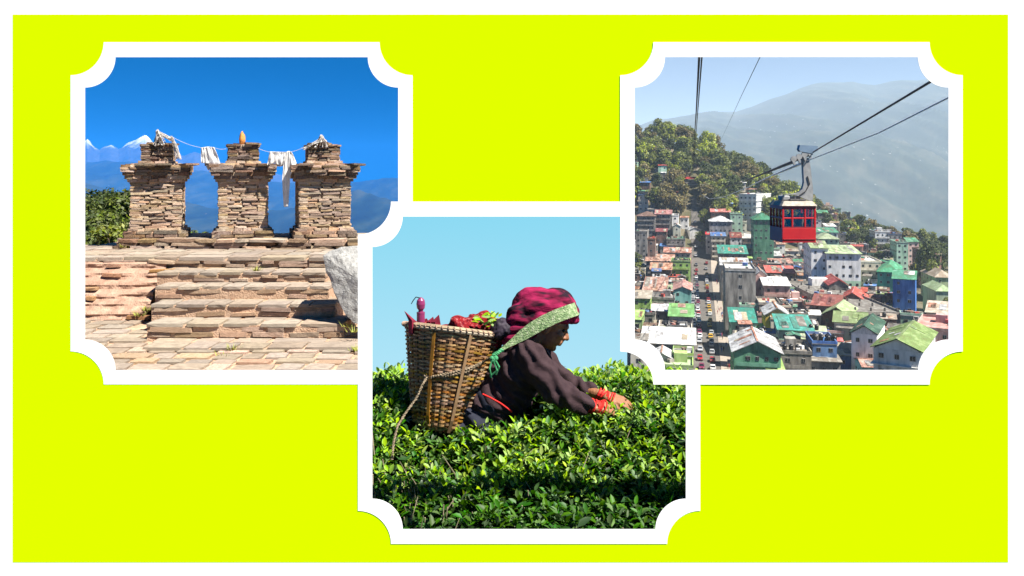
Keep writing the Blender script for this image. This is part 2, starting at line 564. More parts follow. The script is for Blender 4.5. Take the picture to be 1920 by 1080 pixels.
# ---- basket
BT, BB = W(853, 618, 0.075), W(828, 808, -0.02)         # rim centre, bottom centre
def build_basket():
    m_cane = M("split_cane", [(0.12, 0.058, 0.018), (0.28, 0.150, 0.048), (0.44, 0.26, 0.092)], scale=18, rough=0.65, rand=0.35, streak=(1, 1, 3), spec=0.35)
    m_stake = M("brown_stake", [(0.13, 0.055, 0.018), (0.30, 0.15, 0.05)], scale=14, rough=0.6, rand=0.25, spec=0.35)
    m_grey = M("grey_rim_binding", [(0.16, 0.12, 0.08), (0.36, 0.28, 0.17)], scale=20, rough=0.8, rand=0.3)
    t = thing("wicker_basket", "conical woven cane basket on the tea picker's back", "basket", BB)
    ax = (BT - BB); Lb = ax.length; ax.normalize()
    u = Vector((0, -1, 0)); u = (u - ax * u.dot(ax)).normalized(); w = ax.cross(u)
    RT, RB = 0.242, 0.128
    def prof(q):   # radius at height fraction
        return RB + (RT - RB) * (q ** 0.85) if q > 0.06 else RB * (0.80 + 0.2 * (q / 0.06) ** 0.5)
    def pt(a, q, off=0.0):
        r_ = prof(max(q, 0)) + off
        return BB + ax * (Lb * q) + (u * math.cos(a) + w * math.sin(a)) * r_
    NS = 30
    for k in range(NS):
        a = 2 * math.pi * k / NS
        wide = 0.008 if k % 6 else 0.014
        mb = MB(); V = []
        qs = [0.0, 0.08, 0.2, 0.35, 0.5, 0.65, 0.8, 0.92, 1.0]
        for q in qs:
            rr = prof(q); da = wide / 2 / rr
            off = 0.007 if k % 6 == 0 else 0.001
            V += [pt(a - da, q, off), pt(a + da, q, off), pt(a + da, q, off - 0.006), pt(a - da, q, off - 0.006)]
        fs = []
        for i in range(len(qs) - 1):
            b = i * 4
            for j in range(4): fs.append((b + j, b + (j + 1) % 4, b + 4 + (j + 1) % 4, b + 4 + j))
        mb.add(V, fs); mb.obj("stake", m_stake, t, fix=True)
    NR = 46
    for k in range(NR):
        q = 0.03 + 0.94 * (k + 0.5) / NR
        hh = 0.94 / NR * Lb * rng.uniform(0.7, 1.0) / 2
        mb = MB(); V = []; n = NS * 4
        ph = (k % 2) * math.pi
        wob = rng.uniform(-0.004, 0.004); sk = rng.uniform(0, 6.28)
        for i in range(n):
            a = 2 * math.pi * i / n
            off = 0.0085 * math.cos(a * NS / 2 + ph) + 0.001
            dz = (wob * math.sin(a + sk) + 0.0022 * math.sin(a * 7 + sk)) / Lb
            c0 = q + dz
            V += [pt(a, c0 - hh / Lb, off), pt(a, c0 + hh / Lb, off), pt(a, c0 + hh / Lb, off - 0.003), pt(a, c0 - hh / Lb, off - 0.003)]
        fs = []
        for i in range(n):
            b = i * 4; c = ((i + 1) % n) * 4
            for j in range(4): fs.append((b + j, c + j, c + (j + 1) % 4, b + (j + 1) % 4))
        mb.add(V, fs); mb.obj("weaver", m_cane, t, fix=True)
    # bottom, inner lining, broad diagonal laths, rim binding
    mb = MB()
    n = 40
    V = [pt(2 * math.pi * i / n, 0.02, -0.006) for i in range(n)] + [BB - ax * 0.004]
    mb.add(V, [(i, (i + 1) % n, n) for i in range(n)])
    V = []
    for q in (0.02, 0.5, 0.97): V += [pt(2 * math.pi * i / n, q, -0.014) for i in range(n)]
    mb.add(V, [(r_ * n + i, r_ * n + (i + 1) % n, (r_ + 1) * n + (i + 1) % n, (r_ + 1) * n + i) for r_ in range(2) for i in range(n)])
    mb.obj("lining", m_stake, t, fix=True)
    for a0, a1, q0, q1 in ((-0.30, -0.36, 0.02, 0.98), (0.42, 0.34, 0.05, 0.95)):
        mb = MB(); V = []
        for i in range(9):
            s = i / 8; a = -(a0 + (a1 - a0) * s); q = q0 + (q1 - q0) * s; da = 0.0065 / prof(q)
            V += [pt(a - da, q, 0.016), pt(a + da, q, 0.016), pt(a + da, q, 0.010), pt(a - da, q, 0.010)]
        mb.add(V, [(i * 4 + j, i * 4 + (j + 1) % 4, i * 4 + 4 + (j + 1) % 4, i * 4 + 4 + j) for i in range(8) for j in range(4)])
        mb.obj("bamboo_lath", m_stake, t, fix=True)
    for off, q in ((0.010, 0.985), (0.008, 1.005), (-0.004, 1.012)):
        mb = MB(); mb.tube([pt(2 * math.pi * i / 60, q, off) for i in range(61)], 0.0085, 6); mb.obj("rim_cane", m_grey, t)
    mb = MB()
    for i in range(56):      # rim lashing
        a = 2 * math.pi * i / 56
        pts = [pt(a + 0.02 + 0.03 * math.cos(b), 0.995 + 0.024 * math.sin(b), 0.006 + 0.016 * math.cos(b)) for b in [2 * math.pi * j / 10 for j in range(11)]]
        mb.tube(pts, 0.0035, 4, cap=False)
    mb.obj("rim_lashing", m_cane, t)
    return pt, ax
bpt, BAX = build_basket()

# things inside the basket
def build_contents():
    m_red = M("red_printed_cloth", [(0.07, 0.004, 0.010), (0.15, 0.007, 0.010), (0.18, 0.009, 0.011), (0.26, 0.10, 0.10)], scale=80, rough=0.95, lo=0.35, hi=0.66, bump=0.3, spec=0.1, detail=2)
    mb = MB(); 
    for px, py, r_ in ((868, 612, 0.075), (900, 606, 0.085), (930, 615, 0.075), (880, 628, 0.11), (915, 632, 0.10), (850, 632, 0.09), (800, 622, .07), (830, 635, .1)):
        mb.ball(W(px, py - 1, rng.uniform(-0.01, 0.06)), (r_, r_, r_ * 0.62))
    o = organic("cloth_bundle", mb, m_red, None, 0.007, 8, lambda p: 0.012 * fbm(p.x * 16, p.y * 16, p.z * 24, 3) + 0.005 * math.sin(p.x * 70 + p.z * 110 + 3 * fbm(p.x * 8, p.y * 8, p.z * 8)))
    o.location.z -= 0.0; tag(o, "red floral cloth bundle heaped in the wicker basket", "cloth bundle")
    A = []
    r_ = random.Random(4)
    for k in range(34):
        px, py = r_.uniform(896, 935), r_.uniform(590, 613)
        b = W(px, py, r_.uniform(-0.09, 0.02)); a = r_.uniform(0, 6.28); dv = Vector((math.cos(a), math.sin(a) * .6, r_.uniform(-.2, .6))).normalized(); L_ = r_.uniform(.03, .05); w = L_ * .25
        s = dv.cross(Vector((0, -0.5, 1))).normalized(); 
        m1 = b + dv * L_ * .35; m2 = b + dv * L_ * .7
        A.append([tuple(v) for v in (b, m1 + s * w, m1, m1 - s * w, m2 + s * w * .8, m2, m2 - s * w * .8, b + dv * L_)])
    o = link("picked_leaves", leaf_mesh("picked_leaves", np.array(A, dtype=np.float32), m_tea_young)); tag(o, "few picked green tea leaves on the red bundle", "tea leaves")
    m_blk = M("black_cloth", [(0.008, 0.006, 0.010), (0.03, 0.02, 0.035)], scale=20, rough=0.7)
    mb = MB()
    for px, py, r_ in ((937, 612, .04), (945, 620, .04), (932, 622, .04), (940, 605, .025)): mb.ball(W(px, py, -0.06), r_)
    o = organic("knotted_black_cloth", mb, m_blk, None, 0.006, 2, lambda p: 0.010 * fbm(p.x * 40, p.y * 40, p.z * 40, 3)); tag(o, "small black knotted cloth between basket and headscarf", "cloth")
    # folded umbrella with turned purple handle
    m_pur = M("purple_handle", [(0.16, 0.02, 0.07), (0.22, 0.03, 0.10)], scale=6, rough=0.3, spec=0.5)
    m_umb = M("crimson_umbrella_cloth", [(0.09, 0.006, 0.014), (0.20, 0.010, 0.03)], scale=10, rough=0.7)
    t = thing("folded_umbrella", "folded crimson umbrella with purple knob handle in the basket", "umbrella", W(790, 640, 0.02))
    mb = MB(); c = [(789, 640, .014), (789, 606, .018), (789, 604, .020), (789, 588.2, .020), (789, 588, .0205), (789, 585, .0205), (789, 584.8, .012), (789, 581, .012), (789, 578, .019), (789, 570, .022), (789, 563, .019), (789, 559, .010), (789, 557.5, .003)]
    mb.tube([W(a, b, 0.02) for a, b, r_ in c], [r_ for *_, r_ in c], 18); mb.obj("handle", m_pur, t)
    mb = MB(); mb.tube([W(788, 559, 0.015), W(780, 557, .015), W(775, 563, .015), W(771, 570, .015)], [0.003, .0028, .0025, .002], 5); mb.obj("wrist_cord", M("dark_cord", [(0.01, .01, .01)], rough=.8), t)
    for k, (tip, b0, b1) in enumerate((((758, 583), (766, 601), (782, 604)), ((768, 594), (768, 604), (786, 606)), ((823, 590), (808, 604), (826, 607)), ((812, 594), (800, 603), (816, 607)), ((800, 597), (785, 602), (806, 606)))):
        mb = MB(); dy = 0.03 * k - 0.09
        a, b, c_ = W(*tip, dy), W(*b0, dy - .01), W(*b1, dy + .03)
        mid = (b + c_) / 2 + Vector((0, -0.03, 0.01))
        lower = [p + Vector((0, 0, -0.06)) for p in (b, mid, c_)]
        V = [a, b, mid, c_] + lower
        mb.add(V + [v + Vector((0, 0.004, 0)) for v in V], [(0, 1, 2), (0, 2, 3), (1, 4, 5, 2), (2, 5, 6, 3), (7, 9, 8), (7, 10, 9), (8, 9, 12, 11), (9, 10, 13, 12), (0, 7, 8, 1), (0, 3, 10, 7)])
        mb.obj("canopy_fold", m_umb, t)
build_contents()

# ---- the picker
def build_woman():
    m_skin = M("brown_skin", [(0.19, 0.078, 0.036), (0.27, 0.118, 0.058)], scale=14, rough=0.55, bump=0.25, bscale=60, spec=0.35)
    m_sweater = M("plum_brown_knit", [(0.030, 0.018, 0.021), (0.046, 0.028, 0.031)], scale=40, rough=0.92, bump=0.35, bscale=220, spec=0.1)
    m_skirt = M("navy_cloth", [(0.012, 0.013, 0.022), (0.024, 0.026, 0.040)], scale=12, rough=0.85, spec=0.15)
    t = thing("person", "person in magenta headscarf and plum sweater bending over the tea hedge", "person", (W(905, 800).x, WD, 0.2))
    # body: head with face, neck, trunk, legs in one skin
    mb = MB()
    # head, tilted forward and down, profile to the right
    hc = W(1028, 608)
    tilt = Matrix.Rotation(R(24), 3, 'Y')
    def H(x, y, z): return hc + tilt @ Vector((x, y, z))      # x forward, z up, metres
    mb.ball(H(-0.012, 0, 0.028), (0.098, 0.075, 0.092), rot=tilt)
    mb.ball(H(0.034, 0, -0.030), (0.058, 0.060, 0.082), rot=tilt)
    mb.ball(H(0.020, 0, -0.070), (0.055, 0.052, 0.042), rot=tilt)          # jaw
    mb.capsule(H(0.066, 0, -0.096), 0.019, H(0.052, 0, -0.088), 0.026)       # chin
    mb.capsule(H(0.079, 0, 0.028), 0.018, H(0.083, -0.028, 0.026), 0.014)    # brow
    mb.capsule(H(0.079, 0, 0.028), 0.018, H(0.083, 0.028, 0.026), 0.014)
    mb.capsule(H(0.090, 0, 0.010), 0.0085, H(0.112, 0, -0.026), 0.0125)      # nose
    mb.ball(H(0.099, -0.012, -0.030), 0.009); mb.ball(H(0.099, 0.012, -0.030), 0.009)
    mb.capsule(H(0.089, -0.018, -0.053), 0.0075, H(0.094, 0, -0.051), 0.0095); mb.capsule(H(0.089, 0.018, -0.053), 0.0075, H(0.094, 0, -0.051), 0.0095)   # lips
    mb.capsule(H(0.085, -0.016, -0.066), 0.0085, H(0.091, 0, -0.066), 0.0105); mb.capsule(H(0.085, 0.016, -0.066), 0.0085, H(0.091, 0, -0.066), 0.0105)
    for s in (-1, 1):
        mb.ball(H(0.060, 0.040 * s, -0.018), (0.026, 0.022, 0.020), rot=tilt)   # cheek bone
        mb.ball(H(-0.004, 0.072 * s, -0.012), (0.016, 0.010, 0.030), rot=tilt)  # ear
    mb.capsule(H(-0.02, 0, -0.05), 0.052, W(975, 664), 0.060)                # neck
    chest, belly, hip = W(972, 692), W(935, 740), W(898, 800)
    mb.ball(chest, (0.13, 0.155, 0.12)); mb.capsule(chest, 0.125, belly, 0.125); mb.capsule(belly, 0.125, hip, 0.14)
    feet = []
    for s in (-1, 1):
        h = hip + Vector((0, 0.08 * s, -0.02)); k = Vector((hip.x + 0.06, WD + 0.09 * s, 0.62)); f = Vector((hip.x - 0.01, WD + 0.09 * s, 0.27))
        mb.capsule(h, 0.085, k, 0.058); mb.capsule(k, 0.055, f, 0.036); mb.capsule(f + Vector((-0.03, 0, -0.03)), 0.034, f + Vector((0.14, 0, -0.04)), 0.026)
    for s, (sh, el, wr) in {-1: (W(990, 672, -0.14), W(1048, 738, -0.20), W(1101, 760, -0.16)), 1: (W(1005, 672, 0.14), W(1068, 724, 0.16), W(1118, 738, 0.06))}.items():
        mb.capsule(sh, 0.055, el, 0.040); mb.capsule(el, 0.038, wr, 0.026)
    # hands: palm, four fingers, thumb, part of the same skin
    def hand(wr, dirv, up, L_, side, curl):
        dirv = dirv.normalized(); up = (up - dirv * up.dot(dirv)).normalized(); lat = dirv.cross(up)
        for k in range(4):
            o_ = (k - 1.5) * 0.017
            a = wr + lat * o_ * 0.6; b = wr + dirv * 0.075 + lat * o_
            mb.capsule(a, 0.017, b, 0.0115)
            fl = (0.062, 0.072, 0.068, 0.052)[k]
            c = b + (dirv * math.cos(curl * .5) - up * math.sin(curl * .5)) * fl * 0.5
            d_ = c + (dirv * math.cos(curl) - up * math.sin(curl)) * fl * 0.33
            e = d_ + (dirv * math.cos(curl * 1.5) - up * math.sin(curl * 1.5)) * fl * 0.28
            mb.capsule(b, 0.0098, c, 0.0088, 8); mb.capsule(c, 0.0088, d_, 0.0078, 8); mb.capsule(d_, 0.0078, e, 0.0065, 8)
        tb = wr + dirv * 0.025 + lat * side * 0.026
        tm = tb + dirv * 0.035 + lat * side * 0.018 - up * 0.014
        mb.capsule(tb, 0.014, tm, 0.011); mb.capsule(tm, 0.010, tm + dirv * 0.032 - up * 0.014 - lat * side * 0.004, 0.0075)
    hand(W(1108, 760, -0.155), W(1150, 766, -0.13) - W(1108, 760, -0.155), Vector((0.05, -0.45, 1)), 0.16, -1, 0.62)
    hand(W(1138, 743, 0.03), W(1178, 757, 0.0) - W(1138, 743, 0.03), Vector((0.3, -0.5, 1)), 0.16, 1, 0.6)
    mb.capsule(W(1118, 738, 0.06), 0.026, W(1142, 745, 0.025), 0.023)
    body = organic("body", mb, m_skin, t, 0.0055, 2)
    # eyes
    m_eye = M("dark_eye", [(0.012, 0.008, 0.006)], rough=0.2)
    for s in (-1, 1):
        e = MB(); e.ball(H(0.076, 0.030 * s, 0.006), 0.0105); e.obj("eye", m_eye, t, smooth=True)
    # sweater
    def wrinkle(p): return 0.009 * fbm(p.x * 13, p.y * 9, p.z * 15, 3) + 0.0065 * math.sin(p.z * 75 + p.x * 95 + 5 * fbm(p.x * 6, p.y * 6, p.z * 6, 2))
    mb = MB()
    mb.capsule(W(985, 655), 0.072, W(978, 668), 0.10)
    mb.ball(W(972, 690), (0.135, 0.185, 0.125)); mb.capsule(W(972, 690), 0.142, W(938, 742), 0.150)
    mb.capsule(W(990, 668, -0.125), 0.082, W(985, 672, 0.12), 0.082); mb.capsule(W(938, 742), 0.150, W(925, 760), 0.152)
    mb.capsule(W(992, 668, -0.135), 0.084, W(1046, 735, -0.20), 0.064); mb.capsule(W(1046, 735, -0.20), 0.066, W(1091, 757, -0.165), 0.043)
    mb.capsule(W(1084, 754, -0.17), 0.049, W(1096, 759, -0.163), 0.045)
    mb.capsule(W(1008, 670, 0.135), 0.078, W(1066, 722, 0.165), 0.058); mb.capsule(W(1066, 722, 0.165), 0.056, W(1104, 731, 0.095), 0.040)
    mb.capsule(W(1094, 729, 0.11), 0.046, W(1104, 731, 0.095), 0.043)
    organic("sweater", mb, m_sweater, t, 0.008, 5, wrinkle)
    # wrapped skirt
    mb = MB()
    mb.capsule(W(926, 762), 0.150, W(898, 800), 0.166); mb.capsule(W(898, 800), 0.168, Vector((W(890, 800).x, WD, 0.38)), 0.20)
    organic("skirt", mb, m_skirt, t, 0.010, 4, lambda p: 0.012 * math.sin(p.x * 40 + p.z * 55 + 3 * fbm(p.x * 5, p.y * 5, p.z * 5, 2)) + 0.01 * fbm(p.x * 9, p.y * 9, p.z * 7, 2))
    # red piping on the skirt
    m_redp = M("red_piping", [(0.45, 0.010, 0.008)], rough=0.8)
    mb = MB(); mb.tube([W(905, 739, -0.150), W(920, 746, -0.166), W(938, 756, -0.170), W(960, 772, -0.160)], 0.005, 6); mb.obj("red_piping", m_redp, t)
    # headscarf: wound cloth over the skull, tail down the neck
    m_scarf = M("magenta_headscarf", [(0.012, 0.003, 0.009), (0.13, 0.004, 0.028), (0.21, 0.006, 0.046), (0.26, 0.010, 0.058)], scale=17, rough=0.9, lo=0.38, hi=0.60, streak=(0.35, 1, 1), bump=0.25, bscale=80, spec=0.2, detail=2.5)
    mb = MB()
    def folds(p):
        q = p - hc
        th = math.atan2(q.y, q.z + 0.03)
        return 0.012 * (abs(math.sin(th * 6.5 + q.x * 9 + 1.6 * fbm(q.x * 4, q.y * 4, q.z * 4, 2))) - 0.75) + 0.003 * fbm(q.x * 12, q.y * 12, q.z * 12, 3)
    mb.ball(W(1010, 580), (0.135, 0.105, 0.112), rot=Matrix.Rotation(R(18), 3, 'Y'))
    mb.ball(W(1044, 572), (0.102, 0.092, 0.084), rot=Matrix.Rotation(R(30), 3, 'Y'))
    mb.ball(W(1065, 583, 0), (0.058, 0.076, 0.048), rot=Matrix.Rotation(R(30), 3, 'Y'))
    mb.ball(W(985, 604), (0.088, 0.096, 0.105)); mb.ball(W(972, 622), (0.072, 0.085, 0.095)); mb.capsule(W(968, 635), 0.062, W(962, 650), 0.045); mb.capsule(W(972, 590, -0.04), 0.06, W(954, 640, -0.05), 0.034)
    mb.capsule(W(1050, 601, -0.076), 0.019, W(1079, 600, 0.0), 0.020); mb.capsule(W(1050, 601, 0.076), 0.019, W(1079, 600, 0.0), 0.020); mb.capsule(W(1012, 606, -0.088), 0.024, W(1050, 600, -0.074), 0.02)
    organic("headscarf", mb, m_scarf, t, 0.0055, 5, folds)
    # red thread wraps on both wrists
    m_redw = M("red_thread", [(0.45, 0.008, 0.008), (0.60, 0.03, 0.02)], scale=30, rough=0.7)
    for p0, p1, r_ in ((W(1102, 760, -0.158), W(1132, 764, -0.145), 0.029), (W(1122, 738, 0.052), W(1150, 750, 0.015), 0.028)):
        axv = (p1 - p0).normalized(); a = axv.orthogonal().normalized(); b = axv.cross(a)
        for k in range(9):
            c = p0.lerp(p1, (k + rng.uniform(-.3, .3)) / 9); mb = MB(); tl = rng.uniform(-0.4, 0.4)
            mb.tube([c + (a * math.cos(x_) + b * math.sin(x_)) * (r_ + 0.004 * math.sin(k)) + axv * 0.012 * math.sin(x_ + tl * 3) for x_ in [2 * math.pi * j / 16 for j in range(17)]], 0.0042, 5, cap=False)
            mb.obj("red_wrist_thread", m_redw, t)
    return H
HEADF = build_woman()

# ---- headband (tumpline), ropes
def ribbon(mb, pts, widths, thick=0.005):
    """flat band; pts list of (centre, across vector)"""
    n = len(pts); V = []
    for i, ((c, ac), w) in enumerate(zip(pts, widths)):
        tg = (pts[min(i + 1, n - 1)][0] - pts[max(i - 1, 0)][0]).normalized()
        ac = (ac - tg * ac.dot(tg)).normalized(); nn = tg.cross(ac)
        V += [c - ac * w / 2 - nn * thick / 2, c + ac * w / 2 - nn * thick / 2, c + ac * w / 2 + nn * thick / 2, c - ac * w / 2 + nn * thick / 2]
    mb.add(V, [(i * 4 + j, i * 4 + (j + 1) % 4, i * 4 + 4 + (j + 1) % 4, i * 4 + 4 + j) for i in range(n - 1) for j in range(4)] + [(3, 2, 1, 0), tuple((n - 1) * 4 + j for j in range(4))])
def build_strap():
    m_band = M("green_woven_band", [(0.08, 0.15, 0.055), (0.19, 0.27, 0.125), (0.31, 0.36, 0.22)], scale=60, rough=0.9, bump=0.6, bscale=160, detail=2)
    m_grope = M("green_rope", [(0.02, 0.16, 0.06), (0.07, 0.30, 0.13)], scale=40, rough=0.8)
    m_rope = M("jute_rope", [(0.12, 0.09, 0.055), (0.27, 0.21, 0.14)], scale=50, rough=0.95, bump=0.6, bscale=150)
    t = thing("carrying_strap", "green woven headband strap roped round the wicker basket", "strap", W(925, 668, -0.15))
    path = [(1010, 588, 0.138), (1045, 581, 0.130), (1064, 577, 0.104), (1075, 577, 0.055), (1081, 578, 0.0), (1079, 580, -0.072), (1066, 584, -0.116), (1045, 592, -0.138), (1021, 603, -0.150), (1000, 615, -0.158), (982, 627, -0.162), (966, 638, -0.165), (950, 649, -0.175), (938, 657, -0.185)]
    wd = [0.062] * 9 + [0.060, 0.052, 0.036, 0.020, 0.012]
    pts = []
    for i, p in enumerate(path):
        c = W(*p)
        pts.append((c, Vector((-0.42, 0.0, 1.0))))
    mb = MB(); ribbon(mb, pts, wd, 0.006); mb.obj("headband", m_band, t, fix=True)
    # border lines of the band
    def twist(mb, pts, rad, turns):
        fine = []
        for i in range(len(pts) - 1):
            for k in range(6): fine.append(pts[i].lerp(pts[i + 1], k / 6))
        fine.append(pts[-1])
        for ph in (0, math.pi):
            o_ = []
            for i, p in enumerate(fine):
                tg = (fine[min(i + 1, len(fine) - 1)] - fine[max(i - 1, 0)]).normalized(); u = Vector((0, 0, 1)); u = (u - tg * u.dot(tg)).normalized(); v = tg.cross(u)
                a = ph + turns * 2 * math.pi * i / len(fine); o_.append(p + (u * math.cos(a) + v * math.sin(a)) * rad * 0.6)
            mb.tube(o_, rad * 0.62, 5)
    mb = MB(); twist(mb, [W(942, 655, -.182), W(932, 662, -.195), W(924, 668, -.205)], 0.009, 3)
    for k in range(5):
        mb.ball(W(926 + rng.uniform(-4, 4), 672 + rng.uniform(-5, 5), -.205), 0.012, 8, 6)
    for (a, b, c_) in (((922, 676), (918, 692), (921, 708)), ((928, 674), (936, 688), (930, 702)), ((926, 678), (932, 694), (919, 706))):
        mb.tube([W(*a, -.21), W(*b, -.215), W(*c_, -.205)], 0.0045, 5)
    mb.obj("green_knot", m_grope, t)
    def on_basket(px, py, extra=0.012):
        # nearest point on the front of the basket behind a pixel
        best = None
        for i in range(61):
            a = -math.pi * 0.62 + math.pi * 1.24 * i / 60
            for q in [j / 40 for j in range(41)]:
                p = bpt(a, q, extra); x = 960 + p.x / p.y * F; y = HZ + (EYE - p.z) / p.y * F
                e = (x - px) ** 2 + (y - py) ** 2
                if best is None or e < best[0]: best = (e, p)
        return best[1]
    for dy_, lst in ((0, ((905, 680), (880, 690), (850, 697), (820, 702), (795, 706), (772, 706))), (7, ((905, 680), (880, 692), (850, 700), (820, 704), (795, 707), (772, 706)))):
        mb = MB(); twist(mb, [W(924, 669, -.205)] + [on_basket(x, y + dy_ * (0.3 if i else 0.1)) for i, (x, y) in enumerate(lst)], 0.0075, 16); mb.obj("rope", m_rope, t)
    s = on_basket(800, 706, 0.015)
    mb = MB(); twist(mb, [s, W(792, 722, -0.20), W(780, 748, -0.22), W(760, 775, -0.27), W(745, 800, -0.33), W(738, 830, -.37), W(735, 862, -.40)], 0.006, 14); mb.obj("rope", m_rope, t)
build_strap()

def person_proto():
    q = MB()
    q.ball((0, 0, 1.56), (.09, .10, .12), 10, 8); q.capsule((0, 0, 0.90), .14, (0, 0, 1.28), .17, 8); q.capsule((0, 0, 1.34), .06, (0, 0, 1.46), .05, 8)
    for s in (-1, 1):
        q.capsule((.08 * s, 0, .86), .085, (.09 * s, 0.05 * s, .06), .05, 6); q.capsule((.2 * s, 0, 1.30), .052, (.25 * s, 0.04, .82), .038, 6)
    o = organic("person", q, [], None, 0.03, 2)
    me = o.data; bpy.data.objects.remove(o)
    return me
PERSON = person_proto()
# ------------------------------------------------------------------ left view: stone pillars on a stepped platform
rng = random.Random(7)

def rough_box(name, nx, ny, nz, seed, amp=0.08, rnd=0.25):
    """unit block with broken faces and worn corners; 12 to 50 triangles"""
    vid = {}; V = []; Fq = []
    def vert(i, j, k):
        if (i, j, k) not in vid:
            p = Vector((i / nx - 0.5, j / ny - 0.5, k / nz - 0.5))
            q = p * 2
            c = abs(q.x) ** 6 + abs(q.y) ** 6 + abs(q.z) ** 6
            s = 1.0 / max(1.0, c ** (1 / 6.0)) if c > 1 else 1.0
            p = p.lerp(p * s, rnd * 4)
            nn = noise.noise_vector(p * 2.3 + Vector((seed * 7.1, seed * 3.3, seed)))
            p += Vector((nn.x * amp, nn.y * amp, nn.z * amp * 1.3))
            vid[(i, j, k)] = len(V); V.append(p)
        return vid[(i, j, k)]
    for i in range(nx):
        for j in range(ny):
            Fq.append((vert(i, j, 0), vert(i, j + 1, 0), vert(i + 1, j + 1, 0), vert(i + 1, j, 0)))
            Fq.append((vert(i, j, nz), vert(i + 1, j, nz), vert(i + 1, j + 1, nz), vert(i, j + 1, nz)))
    for i in range(nx):
        for k in range(nz):
            Fq.append((vert(i, 0, k), vert(i + 1, 0, k), vert(i + 1, 0, k + 1), vert(i, 0, k + 1)))
            Fq.append((vert(i, ny, k), vert(i, ny, k + 1), vert(i + 1, ny, k + 1), vert(i + 1, ny, k)))
    for j in range(ny):
        for k in range(nz):
            Fq.append((vert(0, j, k), vert(0, j, k + 1), vert(0, j + 1, k + 1), vert(0, j + 1, k)))
            Fq.append((vert(nx, j, k), vert(nx, j + 1, k), vert(nx, j + 1, k + 1), vert(nx, j, k + 1)))
    me = bpy.data.meshes.new(name)
    me.from_pydata(V, [], Fq); me.update()
    return me

m_pillar = M("pillar_stone", [(0.21, 0.125, 0.075), (0.38, 0.265, 0.172), (0.50, 0.39, 0.275)], scale=9, rough=0.92, bump=0.7, bscale=40, rand=0.27, lo=0.28, hi=0.68)
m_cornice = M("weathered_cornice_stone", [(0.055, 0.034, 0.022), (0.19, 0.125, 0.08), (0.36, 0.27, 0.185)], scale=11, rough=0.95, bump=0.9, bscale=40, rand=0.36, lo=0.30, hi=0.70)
m_slab = M("grey_flagstone", [(0.20, 0.158, 0.118), (0.27, 0.218, 0.165), (0.35, 0.28, 0.21)], scale=5, rough=0.9, bump=0.6, bscale=30, rand=0.16)
m_riser = M("riser_stone", [(0.27, 0.18, 0.12), (0.42, 0.29, 0.20), (0.54, 0.38, 0.27)], scale=8, rough=0.95, bump=0.9, bscale=35, rand=0.2)  # pinkish sand tone, raised to stand in for frontal sun the risers lack
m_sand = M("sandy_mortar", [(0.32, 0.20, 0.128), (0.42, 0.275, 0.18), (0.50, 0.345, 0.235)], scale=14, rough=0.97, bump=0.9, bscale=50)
m_rubble = M("orange_rubble", [(0.25, 0.135, 0.064), (0.36, 0.20, 0.10), (0.44, 0.275, 0.15)], scale=6, rough=0.97, bump=0.9, bscale=40, rand=0.22)
m_granite = M("pale_granite", [(0.14, 0.137, 0.128), (0.27, 0.265, 0.25), (0.34, 0.335, 0.32)], scale=22, rough=0.85, bump=0.5, bscale=60, detail=10)
m_soil = M("bare_soil", [(0.20, 0.13, 0.08), (0.28, 0.19, 0.12)], scale=4, rough=0.98, bump=0.8)
m_cloth = M("white_scarf_cloth", [(0.74, 0.72, 0.67), (0.85, 0.84, 0.82)], scale=9, rough=0.85, trans=0.4)
m_ribbon = M("faded_ribbons", [(0.25, 0.16, 0.13), (0.44, 0.41, 0.37), (0.56, 0.54, 0.50)], scale=30, rough=0.9, rand=0.3)
m_string = M("pale_string", [(0.55, 0.52, 0.47)], rough=0.9)
m_orange = M("orange_painted_stone", [(0.42, 0.15, 0.035), (0.60, 0.26, 0.07)], scale=16, rough=0.9, bump=0.5)
m_grass = M("dry_weed", [(0.16, 0.20, 0.03), (0.28, 0.26, 0.06)], scale=10, rough=0.9)

stone_meshes = {}
def stone_mesh(kind, mat):
    key = (kind, mat.name)
    if key not in stone_meshes:
        dims = {"thin": (3, 2, 1), "block": (2, 2, 2), "flag": (3, 3, 1)}[kind]
        amp = {"thin": 0.075, "block": 0.09, "flag": 0.035}[kind]
        L_ = []
        for s in range(8):
            me = rough_box("stone_" + kind, *dims, seed=s + 1, amp=amp, rnd=0.12 if kind == "flag" else 0.2)
            me.materials.append(mat); L_.append(me)
        stone_meshes[key] = L_
    return rng.choice(stone_meshes[key])

def stone(name, kind, mat, parent, c, size, rz=0.0, tilt=0.02):
    o = bpy.data.objects.new(name, stone_mesh(kind, mat))
    COL.objects.link(o)
    o.parent = parent
    o.location = Vector(c)
    o.scale = size
    o.rotation_euler = (rng.uniform(-tilt, tilt), rng.uniform(-tilt, tilt), rz + (math.pi if rng.random() < 0.5 else 0))
    return o

Z_PLAT = 0.976
# platform, steps
def wx(px, d): return (px - 960) / F * d

ST = [  # front edge distance, top z
    (12.00, Z_PLAT, 60, 900), (11.35, 0.830, 290, 612), (10.80, 0.702, 286, 618), (10.31, 0.544, 279, 629), (9.79, 0.385, 270, 646), (9.21, 0.222, 262, 672)]
Z_PAVE = 0.186

